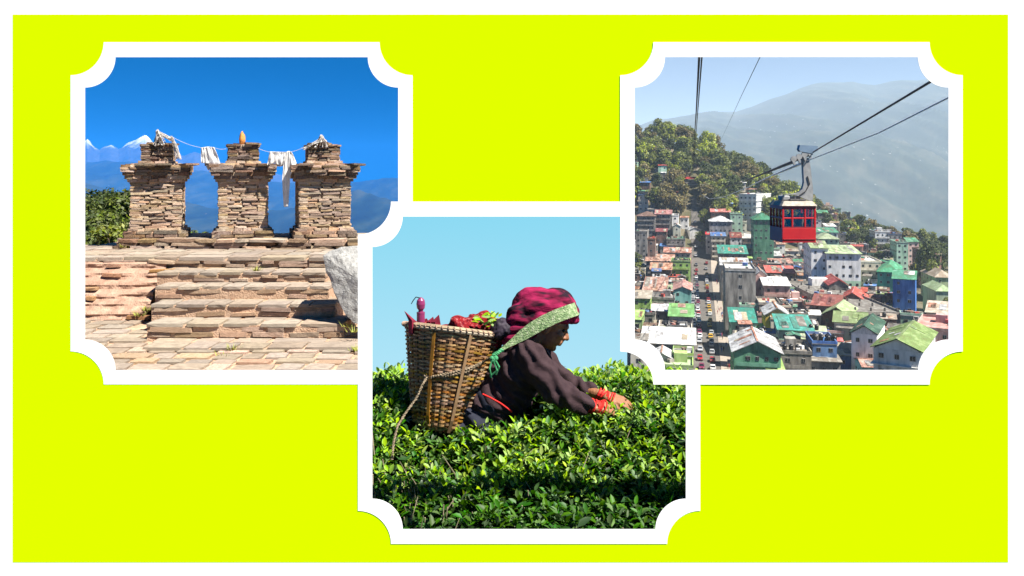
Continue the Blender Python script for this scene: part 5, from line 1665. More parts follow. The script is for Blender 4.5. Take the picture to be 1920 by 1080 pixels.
B(1500, 1560, 550, 10, 18, 'shed', 'beige', 'brown', 2.6, label="beige and pink patched roof in mid town")
B(1482, 1520, 566, 10, 14, 'flat', 'white', 'rose', label="white flat roof on rose walls in mid town")
B(1719, 1778, 620, 14, 24, 'flat', 'rose', 'rose', yaw=-32, label="rose terraced building at the right edge", floors=4, ledges=True, cat="building", name="terraced_building")
B(1740, 1790, 588, 13, 20, 'shed', 'beige', 'rose', 2.0, yaw=-30, label="rose house with beige roof at the right edge")
B(1755, 1786, 520, 12, 24, 'hip', 'beige', 'pale', 5, label="beige hipped roof at the right edge among trees")
B(1757, 1786, 546, 11, 20, 'hip', 'pale', 'pale', 4, label="pale green pavilion roof at the right edge", win=False)
B(1642, 1668, 436, 18, 18, 'flat', 'grey', 'white', label="grey ridge-top house right of the dark trees", floors=5)
B(1666, 1690, 440, 17, 18, 'flat', 'blue', 'grey', label="ridge-top house with blue water tank", floors=5)
B(1682, 1702, 456, 20, 16, 'flat', 'grey', 'mint', label="narrow green-grey ridge house below the skyline", floors=6)
B(1703, 1722, 454, 20, 18, 'gx', 'green', 'rose', 3, label="rose ridge house with green roof on the skyline", floors=6)
B(1728, 1748, 472, 18, 18, 'flat', 'grey', 'brown', label="brown ridge house on the right skyline", floors=5)
B(1742, 1764, 478, 18, 18, 'flat', 'pale', 'rose', label="rose and green ridge block on the right skyline", floors=5)
B(1386, 1418, 366, 24, 34, 'flat', 'white', 'white', yaw=-34, label="white hotel block with balcony rows on the wooded hill", floors=6, ledges=True, cat="hotel", name="hotel")
B(1372, 1398, 343, 10, 16, 'gx', 'silver', 'cream', 3.5, label="cream house high on the wooded hill", floors=3)
B(1550, 1568, 425, 12, 16, 'shed', 'white', 'white', 2, label="white-roofed house among trees right of the cabin")
B(1534, 1552, 400, 10, 14, 'gx', 'green', 'grey', 3, label="green-roofed house on the ridge right of the cabin")

def column_stubs():
    m = M("column_stub", [(0.05, 0.045, 0.04), (0.09, 0.08, 0.07)], rough=0.9)
    mk = [o for o in bpy.data.objects if o.name.startswith("market_building")][0]
    me = MB().box((0, 0, 0.6), (0.5, 0.5, 1.2)).mesh("column_stub"); me.materials.append(m)
    for i in range(5):
        for j in range(7):
            child("column_stub", me, None, mk, (-9 + i * 4.6 + rng.uniform(-.5, .5), -34 + j * 11 + rng.uniform(-1, 1), 12.5))
    sb = MB(); sb.box((3, 33, 14), (7, 6, 3.2)); child("stair_head", sb, wallmat("white"), mk)
column_stubs()

# smaller roofs filling the rows between
def free(x, y, r_):
    for fx, fy, w2, d2, yw in FOOT:
        c, s_ = math.cos(-yw), math.sin(-yw)
        qx, qy = c * (x - fx) - s_ * (y - fy), s_ * (x - fx) + c * (y - fy)
        if abs(qx) < w2 + r_ and abs(qy) < d2 + r_: return False
    return True
def fillers():
    import re as _re
    mains = [(o.location.copy(), o["label"]) for o in COL.objects if o.get("group") == "buildings of the hill town"]
    short = [(l, " ".join(_re.split(r" (?:with|beside|left of|right of|behind|below|above|at|on|in|near|under|between|among|and|crowded|dotted|hanging|just|cut) ", t_)[0].split()[:6])) for l, t_ in mains]
    cnt = {}
    for _, t_ in short: cnt[t_] = cnt.get(t_, 0) + 1
    short = [(l, t_) for l, t_ in short if cnt[t_] == 1 and len(t_.split()) > 1]
    O = Vector((59.5, 244, 0)); tdir = Vector((math.sin(-YAW), math.cos(YAW), 0)); nd = Vector((math.cos(YAW), math.sin(YAW), 0))
    used = set(o['label'] for o in COL.objects if o.get('label')); made = 0
    for _ in range(16000):
        if made >= 420: break
        px = rng.uniform(1186, 1790); py = rng.uniform(468, 716)
        d_ = (EYE + 57) * F / (py - HZ)
        p = Vector(((px - 960) / F * d_, d_, 0))
        s, u = (p - O).dot(tdir), (p - O).dot(nd)
        if -7.5 < u < 11 + 0.02 * max(0, s): continue
        if px > 1690 and py < 640: continue
        if py < 500 and px > 1600: continue
        wm = rng.uniform(3.6, 7.5); dm = rng.uniform(3.6, 7)
        if not free(p.x, p.y + 1, min(wm, dm) * 0.22): continue
        wpx = wm * F / p.y
        h = rng.uniform(6.0, 12.0)
        pye = HZ + (EYE - (town_z(px, p.y) + h)) / p.y * F
        near = min(short, key=lambda q: (q[0].x - p.x) ** 2 + (q[0].y - p.y) ** 2)
        dx, dy = p.x - near[0].x, p.y - near[0].y
        rel = ("right of" if dx > 0 else "left of") if abs(dx) > abs(dy) else ("behind" if dy > 0 else "in front of")
        for _t in range(30):
            rc = rng.choice(["rust", "rust", "silver", "silver", "white", "green", "concrete", "concrete", "concrete", "pale", "red", "beige", "grey", "grey", "blue", "olive", "brown"]); wc = rng.choice(["cream", "concrete", "concrete", "grey", "rose", "mint", "brown", "white"])
            lb = "%s house with %s roof %s the %s" % (CN[wc], CN[rc], rel, near[1])
            if lb not in used: break
        used.add(lb); made += 1
        B(px - wpx / 2, px + wpx / 2, pye, h, dm, rng.choice(['shed', 'shed', 'gx', 'gy', 'flat', 'flat']), rc, wc, rng.uniform(0.8, 1.8), label=lb, d=p.y, tanks=rng.choice((0, 0, 1, 2)), yaw=-12.6 + rng.uniform(-6, 6) - (14 if px > 1560 else 0))
fillers()

def tank_things():
    tk = MB(); tk.tube([(0, 0, 0), (0, 0, 1.25), (0, 0, 1.42), (0, 0, 1.55)], [0.62, 0.62, 0.45, 0.2], 10); me = tk.mesh("water_tank"); me.materials.append(m_tank)
    lid = MB(); lid.tube([(0, 0, 1.53), (0, 0, 1.66)], 0.24, 8); lme = lid.mesh("lid"); lme.materials.append(m_tank)
    import re as _re
    for x, y, z, bl in TANKS:
        sh = ' '.join(_re.split(r' (?:with|beside|left of|right of|behind|below|above|at|near|under|between|among|crowded|dotted|just|cut|in front of) ', bl)[0].split()[:7]) if not bl.startswith('small') else bl
        sh = ' '.join(sh.split()[:9])
        o = bpy.data.objects.new("water_tank", me); COL.objects.link(o); o.location = (x, y, z)
        tag(o, "black water tank on top of the " + sh, "water tank", "black water tanks on the " + sh)
        c = bpy.data.objects.new("lid", lme); COL.objects.link(c); c.parent = o
tank_things()

# ---- street, pavement, traffic, people
O2 = Vector((59.5, 244, -57)); TD = Vector((math.sin(-YAW), math.cos(YAW), 0)); ND = Vector((math.cos(YAW), math.sin(YAW), 0))
def T(s, u, z=0.0):
    p = O2 + TD * s + ND * u
    if p.y > 455: p.z = max(-57.0, town_z(960 + p.x / p.y * F, p.y) + 0.4)
    return p + Vector((0, 0, z))
def street():
    m_as = M("worn_asphalt", [(0.075, 0.068, 0.06), (0.125, 0.112, 0.098)], scale=0.25, rough=0.95, detail=9)
    m_pv = M("pale_pavement", [(0.24, 0.20, 0.16), (0.33, 0.285, 0.23)], scale=0.6, rough=0.95)
    mb = MB(); V = []
    ss = list(range(-60, 200, 15)) + list(range(200, 350, 5))
    for s in ss: V += [T(s, -4.6, 0.05), T(s, 4.2 + 0.012 * max(0, s), 0.05)]
    mb.add(V, [(2 * i, 2 * i + 1, 2 * i + 3, 2 * i + 2) for i in range(len(ss) - 1)])
    for s0, s1, bend in ():
        pts = [(T(s0 + (s1 - s0) * q, -4.6 + bend * q * q, 0), T(s0 + (s1 - s0) * q, 6.8 + bend * q * q, 0)) for q in [i / 8 for i in range(9)]]
        V = []
        for a, b in pts:
            for p in (a, b):
                p.z = town_z(960 + p.x / p.y * F, p.y) + 0.6; V.append(p)
        mb.add(V, [(2 * i, 2 * i + 1, 2 * i + 3, 2 * i + 2) for i in range(8)])
    tag(mb.obj("street", m_as), "long straight asphalt street full of cars", "street", kind="structure")
    mb = MB(); V = []
    for s in ss:
        u0 = 4.2 + 0.012 * max(0, s); V += [T(s, u0, 0.05), T(s, u0, 0.20), T(s, u0 + 3.6, 0.20), T(s, u0 + 3.6, 0.0)]
    mb.add(V, [(4 * i + j, 4 * i + j + 1, 4 * i + j + 5, 4 * i + j + 4) for i in range(len(ss) - 1) for j in range(3)])
    tag(mb.obj("pavement", m_pv), "pale pavement along the street's right side", "pavement", kind="structure")
street()

def car_meshes():
    body = MB()
    prof = [(-2.1, 0.35), (2.05, 0.35), (2.12, 0.75), (1.9, 0.95), (0.95, 1.02), (-2.0, 1.05), (-2.15, 0.8)]
    V = []
    for x in (-0.83, 0.83):
        V += [(x, y, z) for y, z in prof]
    n = len(prof)
    body.add(V, [tuple(range(n)), tuple(range(2 * n - 1, n - 1, -1))] + [((i + 1) % n, i, n + i, n + (i + 1) % n) for i in range(n)])
    roofp = MB(); roofp.box((0, -0.55, 1.52), (1.30, 1.75, 0.07))
    for x in (-0.70, 0.70):
        for y0, y1 in ((0.85, 0.30), (-1.75, -1.38)):
            roofp.tube([(x, y0, 1.0), (x * 0.92, y1, 1.5)], 0.05, 4)
    cab = MB(); cab.box((0, 0, 0), (1, 1, 1))
    cab.v = [(-.74, 0.95, 1.0), (.74, 0.95, 1.0), (.74, -1.85, 1.03), (-.74, -1.85, 1.03), (-.62, 0.28, 1.50), (.62, 0.28, 1.50), (.62, -1.38, 1.50), (-.62, -1.38, 1.50)]
    cab.f = [(0, 1, 5, 4), (1, 2, 6, 5), (2, 3, 7, 6), (3, 0, 4, 7), (4, 5, 6, 7)]; cab.mi = [0] * 5
    wh = MB(); wh.tube([(-0.10, 0, 0), (0.10, 0, 0)], 0.32, 10)
    lt = MB(); lt.box((0, 0, 0), (0.32, 0.06, 0.16))
    return body, roofp, cab, wh, lt
def cars():
    bm_, rf, cb, wh, lt = car_meshes()
    cols = dict(white=(0.62, 0.62, 0.62), silver=(0.36, 0.37, 0.38), black=(0.015, 0.015, 0.017), red=(0.30, 0.02, 0.02), maroon=(0.16, 0.02, 0.05), yellow=(0.60, 0.36, 0.03), grey=(0.10, 0.10, 0.11), blue=(0.04, 0.12, 0.30))
    mats = {k: M("car_paint_" + k, [v], rough=0.25, spec=0.5) for k, v in cols.items()}
    meshes = {}
    for k in cols:
        a = bm_.mesh("body"); a.materials.append(mats[k]); b = rf.mesh("roof"); b.materials.append(mats[k]); meshes[k] = (a, b)
    gme = cb.mesh("glasshouse"); gme.materials.append(M("car_glass", [(0.01, 0.012, 0.015)], rough=0.1, spec=0.6))
    wme = wh.mesh("wheel"); wme.materials.append(M("tyre_rubber", [(0.015, 0.015, 0.015)], rough=0.9))
    lme = lt.mesh("lamp"); lme.materials.append(M("lamp_glass", [(0.5, 0.48, 0.42)], rough=0.2))
    def s_of(py): return ((EYE + 57) * F / (py - HZ) - 244) / math.cos(YAW)
    def lane_list(s0, s1, pick, gap):
        out = []; q = s0
        while q < s1:
            out.append((q, rng.choice(pick))); q += rng.uniform(*gap)
        return out
    left = lane_list(-8, 335, ['white', 'silver', 'grey', 'black', 'red', 'white', 'maroon', 'silver'], (6.6, 15))[:30]
    right = lane_list(-6, 335, ['yellow', 'white', 'white', 'silver', 'yellow', 'red', 'grey'], (6.5, 15))[:26]
    third = lane_list(60, 190, ['grey', 'blue', 'silver', 'white', 'black'], (5.8, 10))[:18]
    s_of = lambda q: q
    for lane, u, lst in (("left", -1.7, left), ("right", 1.9, right), ("outer left", -3.8, third)):
        for i, (py, c) in enumerate(lst):
            t = thing("car", "%s car, %s from the bottom in the street's %s lane" % (c, "first" if i == 0 else ORD[i], lane), "car", T(s_of(py), u + rng.uniform(-.25, .25) + (0.01 * max(0, s_of(py)) if lane == "right" else 0), 0.06), "cars queuing in the street")
            t.rotation_euler = (0, 0, YAW + (math.pi if lane != "right" else 0) + rng.uniform(-.03, .03))
            child("body", meshes[c][0], None, t); child("roof", meshes[c][1], None, t); child("glasshouse", gme, None, t)
            for x in (-0.78, 0.78):
                for y in (-1.3, 1.3): child("wheel", wme, None, t, (x, y, 0.32))
                child("headlight", lme, None, t, (x * 0.75, 2.1, 0.72)); child("tail_light", lme, None, t, (x * 0.75, -2.13, 0.82))
cars()

def people():
    cols = [(0.02, 0.02, 0.03), (0.25, 0.03, 0.03), (0.05, 0.08, 0.25), (0.4, 0.38, 0.34), (0.12, 0.09, 0.07)]
    names = ["dark", "red", "blue", "pale", "brown"]
    mes = []
    for i, c in enumerate(cols):
        me = PERSON.copy(); me.materials.clear(); me.materials.append(M("clothes_" + names[i], [c], rough=0.9)); mes.append(me)
    for k in range(34):
        s = rng.uniform(-30, 230); u = 4.6 + 0.012 * max(0, s) + rng.uniform(0.2, 2.8); i = rng.randrange(5)
        o = bpy.data.objects.new("person", mes[i]); COL.objects.link(o); o.location = T(s, u, 0.2); o.rotation_euler = (0, 0, rng.uniform(0, 6))
        tag(o, "tiny person in %s clothes walking on the street's right pavement" % names[i], "person", "pedestrians in %s on the pavement" % names[i])
people()

# ---- trees of the town and the wooded hill
far_leaf = [leaf_mat("far_dark_leaves", [(0.050, 0.070, 0.018), (0.10, 0.12, 0.034)]), leaf_mat("far_mid_leaves", [(0.125, 0.15, 0.026), (0.21, 0.23, 0.045)]), leaf_mat("far_yellow_leaves", [(0.26, 0.31, 0.030), (0.40, 0.43, 0.05)]), leaf_mat("far_brown_leaves", [(0.14, 0.12, 0.042), (0.22, 0.175, 0.07)])]
TREE = {}
def far_tree_mesh(kind, var):
    if (kind, var) not in TREE:
        r_ = random.Random(kind * 10 + var)
        bl = blobs_for(r_, 5.0, 8.0, 16); bl = [(b[0], b[1], b[2] + 4.0, b[3]) for b in bl]
        cm = crown_mesh("crown", bl, 900, 0.62, kind * 10 + var, far_leaf[kind], up=0.5)
        tm = trunk_mb(r_, 8.5, 0.45, bl).mesh("trunk"); tm.materials.append(m_bark)
        TREE[(kind, var)] = (cm, tm)
    return TREE[(kind, var)]
KN = ["dark green", "mid green", "yellow-green", "brownish"]
def far_tree(px, d, kind, sc, label, group, sz=1.0):
    x = (px - 960) / F * d
    cm, tm = far_tree_mesh(kind, rng.randrange(4))
    t = thing("tree", label, "tree", (x, d, town_z(px, d) - 0.3), group)
    t.scale = (sc, sc, sc * sz); t.rotation_euler = (0, 0, rng.uniform(0, 6.28))
    for nm, me in (("crown", cm), ("trunk", tm)):
        o = bpy.data.objects.new(nm, me); COL.objects.link(o); o.parent = t
def woods():
    for k in range(270):
        px = rng.uniform(1165, 1520); dc = interp([1190, 1480, 1778], [730, 640, 540], px)
        d = dc - (rng.random() ** 0.8) * interp([1160, 1400, 1520], [175, 150, 60], px) + 12
        if 1280 < px < 1316 and d < 608: continue
        if 1376 < px < 1420 and d < 600: continue
        kind = rng.choices([0, 1, 2, 3], [4, 5, 2.0, 3.0])[0]
        reg = ("left" if px < 1270 else "middle" if px < 1370 else "right") + (" top" if dc - d < 40 else " slope" if dc - d < 95 else " foot")
        far_tree(px, d, kind, rng.uniform(0.9, 1.55), "%s tree on the %s of the wooded hill" % (KN[kind], reg), "%s trees on the %s of the wooded hill" % (KN[kind], reg))
    for px, d, sc, w in ((1330, 655, 1.5, "upper"), (1326, 632, 1.5, "lower"), (1210, 640, 1.5, "leftmost")):
        far_tree(px, d, 2, sc, "large bright yellow-green tree, %s of the three on the wooded hill" % w, "bright trees of the wooded hill", 1.1)
    for k in range(80):
        px = rng.uniform(1525, 1800); dc = interp([1190, 1480, 1778], [730, 640, 540], px)
        d = dc - rng.random() * 75 + 8
        x = (px - 960) / F * d
        if not free(x, d, 2.0): continue
        kind = rng.choices([0, 1, 2, 3], [5, 4, 0.8, 2])[0]
        reg = "just right of the cabin" if px < 1600 else "in the middle of the right ridge" if px < 1690 else "at the far right skyline"
        far_tree(px, d, kind, rng.uniform(0.7, 1.25), "%s tree %s" % (KN[kind], reg), "%s trees %s" % (KN[kind], reg))
    for px, d, sc, sz, kind in ((1738, 400, 1.0, 2.0, 0), (1728, 415, 0.9, 1.9, 1), (1752, 420, 1.0, 1.7, 0), (1746, 390, .8, 1.8, 1), (1764, 380, .8, 1.2, 2), (1716, 430, .8, 1.3, 3), (1770, 340, .8, 1.1, 1), (1766, 318, .7, .9, 2), (1776, 330, .8, .9, 1), (1706, 345, .7, .9, 3), (1760, 300, .6, .8, 2)):
        far_tree(px, d, kind, sc, "tall %s tree near px edge" % KN[kind] if False else "%s tree among the houses at the right edge" % KN[kind], "%s trees at the right edge" % KN[kind], sz)
    for px, d, sc, kind in ((1195, 440, 1.0, 1), (1200, 425, .8, 3), (1192, 470, 1.1, 0), (1316, 520, .9, 1), (1320, 545, .9, 1), (1400, 560, .9, 1), (1392, 575, 1.0, 3), (1412, 585, .9, 0), (1620, 540, 1.2, 0), (1600, 530, 1.2, 0), (1588, 545, 1.3, 1), (1640, 520, 1.2, 1), (1660, 500, 1.1, 0), (1650, 480, 1.0, 0)):
        far_tree(px, d, kind, sc, "%s tree standing between the town's houses" % KN[kind], "%s trees between the houses" % KN[kind])
woods()

def station():
    d = 600
    t = thing("ropeway_station", "green ropeway station tower with red roof below the woods", "station", (wx(1297, d), d, town_z(1297, d)))
    base = Vector(t.location); gz = base.z
    top = zc(336, d); w = 30 / F * d
    m_g = M("station_green", [(0.16, 0.26, 0.19), (0.22, 0.32, 0.24)], scale=0.5, rough=0.8)
    mb = MB(); mb.box((base.x, d + 4, (gz + zc(366, d)) / 2), (w * .85, 8, zc(366, d) - gz)); mb.obj("wall", m_g, t)
    for x in (-1, 1):
        for y in (0, 8):
            mb = MB(); mb.box((base.x + x * w * .45, d + y, (gz + top) / 2), (0.8, 0.8, top - gz)); mb.obj("column", m_g, t)
    for k in range(5):
        z = gz + (top - gz) * (k + 1) / 6
        mb = MB(); mb.box((base.x, d - 0.3, z), (w + .4, 0.6, 0.7)); mb.obj("floor_band", m_trim, t)
    mb = MB(); mb.box((base.x, d + 4, top + 1.0), (w * 1.15, 11, 1.6), taper=0.85); mb.obj("roof", roofmat("red"), t)
station()

# ---- red cable car, hanger, cables
GD = 50.0
def cable_car():
    m_red = M("red_cabin_paint", [(0.40, 0.010, 0.012), (0.50, 0.016, 0.014)], scale=1.2, rough=0.35, spec=0.5)
    m_drk = M("dark_red_edge", [(0.20, 0.006, 0.008)], rough=0.4)
    m_roof = M("weathered_cabin_roof", [(0.22, 0.19, 0.15), (0.42, 0.38, 0.32)], scale=4, rough=0.8)
    m_steel = M("grey_hanger_steel", [(0.20, 0.20, 0.20), (0.31, 0.31, 0.30)], scale=3, rough=0.5, spec=0.4)
    m_dark = M("dark_machinery", [(0.035, 0.03, 0.03), (0.09, 0.085, 0.08)], scale=6, rough=0.6)
    m_blue = M("blue_grey_cover", [(0.13, 0.19, 0.26), (0.18, 0.25, 0.33)], scale=3, rough=0.5)
    m_in = M("cabin_interior", [(0.10, 0.07, 0.05), (0.30, 0.24, 0.18)], scale=3, rough=0.8)
    m_glass = bpy.data.materials.new("cabin_glass"); m_glass.use_nodes = True
    N = m_glass.node_tree.nodes; L = m_glass.node_tree.links
    tr = N.new("ShaderNodeBsdfTransparent"); tr.inputs[0].default_value = (0.85, 0.82, 0.77, 1); gl = N.new("ShaderNodeBsdfGlossy"); gl.inputs["Roughness"].default_value = 0.05; mx = N.new("ShaderNodeMixShader"); mx.inputs[0].default_value = 0.08
    L.new(tr.outputs[0], mx.inputs[1]); L.new(gl.outputs[0], mx.inputs[2]); L.new(mx.outputs[0], N["Material Output"].inputs["Surface"])
    x0, x1 = wx(1467, GD), wx(1530, GD); zb, zt = zc(455, GD), zc(386, GD)
    Lc = 2.45; y0, y1 = GD, GD + Lc; cx = (x0 + x1) / 2; wdt = x1 - x0; ht = zt - zb
    t = thing("cable_car", "red cable car cabin hanging over the hill town", "cable car", (cx, GD + Lc / 2, zb))
    def bx(nm, c, s, m, par=t): 
        q = MB(); q.box(c, s); o = q.obj(nm, m, par)
        bm = bmesh.new(); bm.from_mesh(o.data); bmesh.ops.bevel(bm, geom=list(bm.edges), offset=min(s) * 0.25, segments=2, affect='EDGES', profile=0.5); bm.to_mesh(o.data); bm.free()
        return o
    cy_ = (y0 + y1) / 2
    bx("floor", (cx, cy_, zb + 0.06), (wdt, Lc, 0.12), m_drk)
    pl = ht * 0.40
    wall = bx("front_panel", (cx, y0 + 0.03, zb + pl / 2), (wdt, 0.07, pl), m_red); bx("back_panel", (cx, y1 - 0.03, zb + pl / 2), (wdt, 0.07, pl), m_red)
    bx("side_panel", (x0 + 0.03, cy_, zb + pl / 2), (0.07, Lc - 0.1, pl), m_red); bx("side_panel", (x1 - 0.03, cy_, zb + pl / 2), (0.07, Lc - 0.1, pl), m_red)
    bx("skirt_trim", (cx, y0 - 0.02, zb + pl * 0.22), (wdt * 0.96, 0.05, 0.05), m_drk)
    hw = ht - pl - 0.22
    for y in (y0 + 0.05, y1 - 0.05):
        for i, x in enumerate((x0 + 0.05, x0 + wdt * 0.30, x0 + wdt * 0.68, x1 - 0.05)):
            bx("post", (x, y, zb + pl + hw / 2), (0.13 if i in (0, 3) else 0.11, 0.10, hw + 0.02), m_red)
        bx("mid_rail", (cx, y, zb + pl + hw * 0.52), (wdt - 0.1, 0.085, 0.10), m_red); bx("sill_rail", (cx, y, zb + pl + 0.02), (wdt - .02, 0.10, 0.07), m_drk)
        bx("pane", (cx, y + (0.02 if y < cy_ else -0.02), zb + pl + hw / 2), (wdt - 0.12, 0.012, hw - 0.02), m_glass)
        bx("header", (cx, y, zt - 0.11), (wdt, 0.10, 0.22), m_red)
    for x in (x0 + 0.05, x1 - 0.05):
        for k in range(1, 4):
            bx("post", (x, y0 + Lc * k / 4, zb + pl + hw / 2), (0.10, 0.11, hw + 0.02), m_red)
        bx("mid_rail", (x, cy_, zb + pl + hw * 0.52), (0.085, Lc - 0.2, 0.10), m_red)
        bx("pane", (x + (0.02 if x < cx else -0.02), cy_, zb + pl + hw / 2), (0.012, Lc - 0.16, hw - 0.02), m_glass)
        bx("header", (x, cy_, zt - 0.11), (0.10, Lc - 0.12, 0.22), m_red)
    bx("bench", (cx, y1 - 0.4, zb + 0.5), (wdt - 0.3, 0.5, 0.12), m_in)
    q = MB(); q.add([(x0 - .06, y0 - .08, zt), (x1 + .06, y0 - .08, zt), (x1 + .06, y1 + .08, zt), (x0 - .06, y1 + .08, zt), (x0 + .15, y0 + .15, zt + .28), (x1 - .15, y0 + .15, zt + .28), (x1 - .15, y1 - .15, zt + .28), (x0 + .15, y1 - .15, zt + .28)], [(3, 2, 1, 0), (4, 5, 6, 7), (0, 1, 5, 4), (1, 2, 6, 5), (2, 3, 7, 6), (3, 0, 4, 7)])
    roof = q.obj("roof", m_roof, t)
    rz = zt + 0.28
    bx("roof_hatch", (cx + .1, cy_ - .5, rz + 0.07), (1.0, 0.5, 0.12), m_dark); bx("equipment_box", (cx - .55, cy_, rz + 0.18), (0.5, 0.9, 0.34), m_steel); bx("equipment_box", (cx + .15, cy_ + .4, rz + 0.14), (0.9, 0.5, 0.26), m_steel)
    q = MB(); q.tube([(cx - .8, cy_ - .2, rz + .1), (cx - .8, cy_ - .2, rz + .42), (cx + .1, cy_ - .2, rz + .42), (cx + .1, cy_ - .2, rz + .1)], 0.025, 6); q.obj("roof_rail", m_steel, t)
    # curved hanger arm: base foot sweeps up into a tall plate
    ym = cy_; K = GD + Lc / 2
    def g(px, py): return P(px, py, K)
    L_ = [g(1486, 364), g(1496, 361), g(1503, 354), (g(1506, 342)), g(1505, 325), g(1504, 308), g(1503, 296)]
    R_ = [g(1521, 378), g(1523, 372), g(1523, 362), g(1522, 348), g(1520, 330), g(1518, 312), g(1515, 296)]
    q = MB(); V = []
    for a, b in zip(L_, R_): V += [a + Vector((0, -.16, 0)), b + Vector((0, -.16, 0)), b + Vector((0, .16, 0)), a + Vector((0, .16, 0))]
    n = len(L_)
    q.add(V, [(i * 4 + j, i * 4 + (j + 1) % 4, i * 4 + 4 + (j + 1) % 4, i * 4 + 4 + j) for i in range(n - 1) for j in range(4)] + [(3, 2, 1, 0), tuple((n - 1) * 4 + j for j in range(4))])
    o = q.obj("hanger_arm", m_steel, t, fix=True)
    q = MB(); q.tube([g(1512, 330) + Vector((0, -.2, 0)), g(1516, 345) + Vector((0, -.2, 0)), g(1509, 358) + Vector((0, -.2, 0)), g(1497, 366) + Vector((0, -.2, 0))], 0.03, 6); q.obj("hose", m_dark, t)
    # carriage running on the rope
    c0, c1 = g(1482, 303), g(1528, 284)
    ax = (c1 - c0).normalized(); ang = math.atan2(ax.z, ax.x); rot = Matrix.Rotation(-ang, 3, 'Y')
    car = MB(); car.box(c0.lerp(c1, 0.45), ((c1 - c0).length * 0.82, 0.22, 0.26), rot); cg = car.obj("carriage", m_dark, t)
    for k in range(4):
        c = c0.lerp(c1, 0.1 + 0.22 * k) + Vector((0, -0.2, 0.10)); q = MB(); q.tube([c, c + Vector((0, .12, 0))], 0.19, 12); q.obj("sheave", m_steel, cg)
        c = c + Vector((0, 0.0, -0.28)); q = MB(); q.box(c, (0.12, 0.14, 0.22), rot); q.obj("bracket", m_steel, cg)
    q = MB(); a, b = g(1497, 272), g(1531, 292)
    poly = [(1498, 272), (1531, 274), (1531, 283), (1521, 288), (1498, 284), (1496, 280)]
    pts = [g(*p) for p in poly]; n = len(pts)
    q.add([p + Vector((0, -.22, 0)) for p in pts] + [p + Vector((0, .22, 0)) for p in pts], [tuple(range(n)), tuple(range(2 * n - 1, n - 1, -1))] + [((i + 1) % n, i, n + i, n + (i + 1) % n) for i in range(n)])
    q.obj("carriage_cover", m_blue, t, fix=True)
    # passengers inside, heads and shoulders behind the panes
    for k, (px_, dy, c) in enumerate(((1480, 1.2, (0.03, 0.03, 0.05)), (1497, 1.0, (0.30, 0.28, 0.24)), (1503, 1.4, (0.25, 0.22, 0.2)), (1520, 0.9, (0.05, 0.05, 0.07)))):
        x = wx(px_, GD + dy); me = PERSON.copy(); me.materials.clear(); me.materials.append(M("passenger_clothes_%d" % k, [c], rough=0.9))
        o = link("person", me, None, None, (x, GD + dy, zb + 0.12))
        tag(o, "passenger standing in the red cabin, %s from the left" % ["first", "second", "third", "fourth"][k], "person", "passengers in the red cabin")
cable_car()

def cables():
    m_dark = M("dark_haul_rope", [(0.045, 0.028, 0.022), (0.07, 0.045, 0.035)], scale=5, rough=0.6)
    m_light = M("pale_steel_rope", [(0.72, 0.72, 0.72)], rough=0.5)
    m_blk = M("black_rope", [(0.012, 0.012, 0.014)], rough=0.6)
    K = GD + 1.2
    def line(pts, r_, m, label):
        pts3 = [P(*p) for p in pts]; fine = []
        for i in range(len(pts3) - 1):
            for k in range(10): fine.append(pts3[i].lerp(pts3[i + 1], k / 10))
        fine.append(pts3[-1])
        q = MB(); q.tube(fine, r_, 6); tag(q.obj("cable", m), label, "cable", "ropeway cables")
    line([(1850, 88, 18), (1745, 153, 24), (1640, 216, 33), (1525, 285, K - 0.15), (1488, 303, K + 3)], 0.042, m_dark, "thick dark cable running down to the cable car")
    line([(1488, 303, K + 3), (1440, 322, 95), (1390, 342, 210), (1362, 350, 420), (1330, 366, 560), (1312, 356, 598)], 0.12, m_dark, "dark cable from the cable car on to the station")
    line([(1860, 138, 20), (1778, 183, 26), (1650, 248, 36), (1512, 302, K)], 0.032, m_light, "pale cable beside the thick dark one")
    line([(1500, 307, K), (1450, 328, 100), (1400, 352, 240), (1356, 370, 430), (1330, 373, 520), (1312, 362, 598)], 0.10, m_light, "pale cable sagging from the cable car to the station")
    line([(1313, 60, 30), (1311, 107, 34), (1306, 200, 60), (1300, 290, 200), (1297, 345, 598)], 0.052, m_blk, "left one of two black cables rising steeply from the station")
    line([(1319, 60, 30), (1316, 107, 34), (1309, 200, 60), (1302, 290, 200), (1299, 345, 598)], 0.036, m_blk, "right one of two black cables rising steeply from the station")
    line([(1450, 60, 36), (1425, 107, 40), (1390, 180, 70), (1368, 228, 140), (1346, 275, 320), (1330, 310, 590)], 0.020, m_blk, "thin black wire crossing the sky above the woods")
cables()


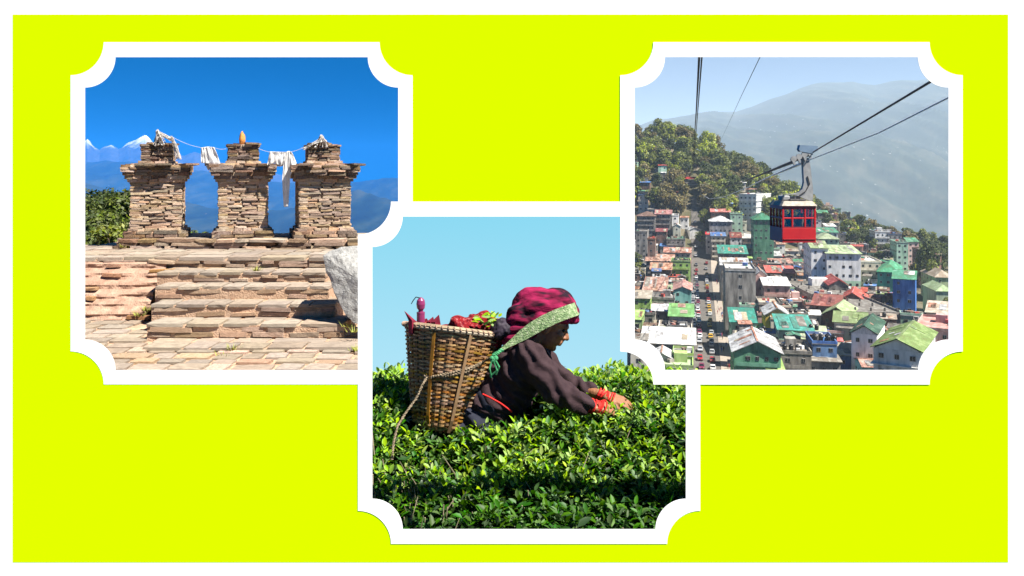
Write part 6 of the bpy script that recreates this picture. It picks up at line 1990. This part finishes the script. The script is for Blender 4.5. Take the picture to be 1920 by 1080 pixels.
# town things that stand wholly hidden behind others in this view are left out
HIDDEN = {'house':[42,49,61,65,70,84,85,86,87,94,97,99,100,101,102,103,104,105,107,110,111,112,113,114,115,117,118,119,121,123,124,125,126,129,130,131,132,137,140,141,142,143,145,147,149,150,152,153,154,156,157,161,163,165,168,170,171,174,176,177,179,180,183,185,187,188,189,190,195,196,197,200,201,202,203,204,206,209,210,212,216,217,220,221,222,223,226,227,230,231,232,233,235,236,238,239,240,241,242,244,246,248,249,252,253,257,259,260,262,264,266,267,268,270,271,273,277,280,282,283,285,287,288,289,290,291,292,294,295,296,297,299,300,301,302,305,306,307,308,309,311,312,314,315,316,317,318,319,320,324,325,326,328,329,330,331,332,334,336,337,338,339,340,341,342,343,345,346,347,348,349,351,352,353,355,356,357,359,360,361,363,364,365,366,367,373,374,376,379,380,381,382,384,386,388,389,391,392,393,394,395,398,399,400,401,405,406,407,408,409,410,411,412,413,415,418,420,421,422,423,426,427,429,431,433,434,437,438,439,441,443,445,446,447,449,450,451,454,456,458,459,460,461,463,465,467,468,470,471,476,477,478,479,482,483,484,485,486,490,491,492,493,494,496,500,501,503],'water_tank':[1,2,3,17,18,19,20,21,22,23,26,27,29,30,31,32,33,34,37,38,41,42,44,45,47,48,53,54,55,56,57,59,60,61,62,63,64,66,67,70,71,72,73,74,75,76,77,78,81,83,87,88,89,90,93,94,96,97,98,100,101,103,104,105,108,109,110,112,113,119,122,123,124,125,126,130,131,134,135,137,138,139,140,141,142,145,146,147,148,149,150,151,153,154,155,156,158,160,162,163,164,165,166,167,168,170,171,172,173,174,175,176,178,184,185,186,188,189,190,191,192,193,195,196,198,199,200,201,203,204,205,206,207,208,209,210,213,214,216,217,218,219,222,223,224,225,226,227,228,231,233,234,235,236,237,239,240,241,242,243,244,245,246,247,249,250,251,252,253,254,257,258,259,260,261,262,263,264,265,266,267,268,269,270,271,272,273,274,278,279,280,281,282,283,284,285,286,287,289,290,291,292,295,296,299,300,301,303,304,309,310,311,312,313,314,315,316,317,318,319,321,322,323,324,325,327,328,330,331,333,335,336,337,338,339,340,341,342,345,346,347,348,349,350,351,355],'car':[27,28],'person':[18,27,30,32],'tree':[2,3,4,6,7,16,18,24,30,33,38,39,42,53,56,57,61,63,66,76,79,81,85,93,96,98,100,103,104,107,109,110,119,120,123,128,129,132,134,141,143,146,152,153,155,162,164,169,170,171,174,176,177,182,186,189,190,193,194,199,200,204,205,208,210,211,216,225,226,232,236,242,245,247,248,253,255,257,259,260,261,263,264,265,267,276,278,280,281,282,283,287,289,293,294,296,302,305,315,317,322,324,325,328,334]}
def drop_hidden():
    kids = {}; dead = []
    for o in COL.objects:
        if o.parent: kids.setdefault(o.parent.name, []).append(o)
    for base, nums in HIDDEN.items():
        for n in nums:
            o = bpy.data.objects.get(base if n == 0 else "%s.%03d" % (base, n))
            if o is None: continue
            dead.extend(kids.get(o.name, [])); dead.append(o)
    bpy.data.batch_remove(dead)
drop_hidden()
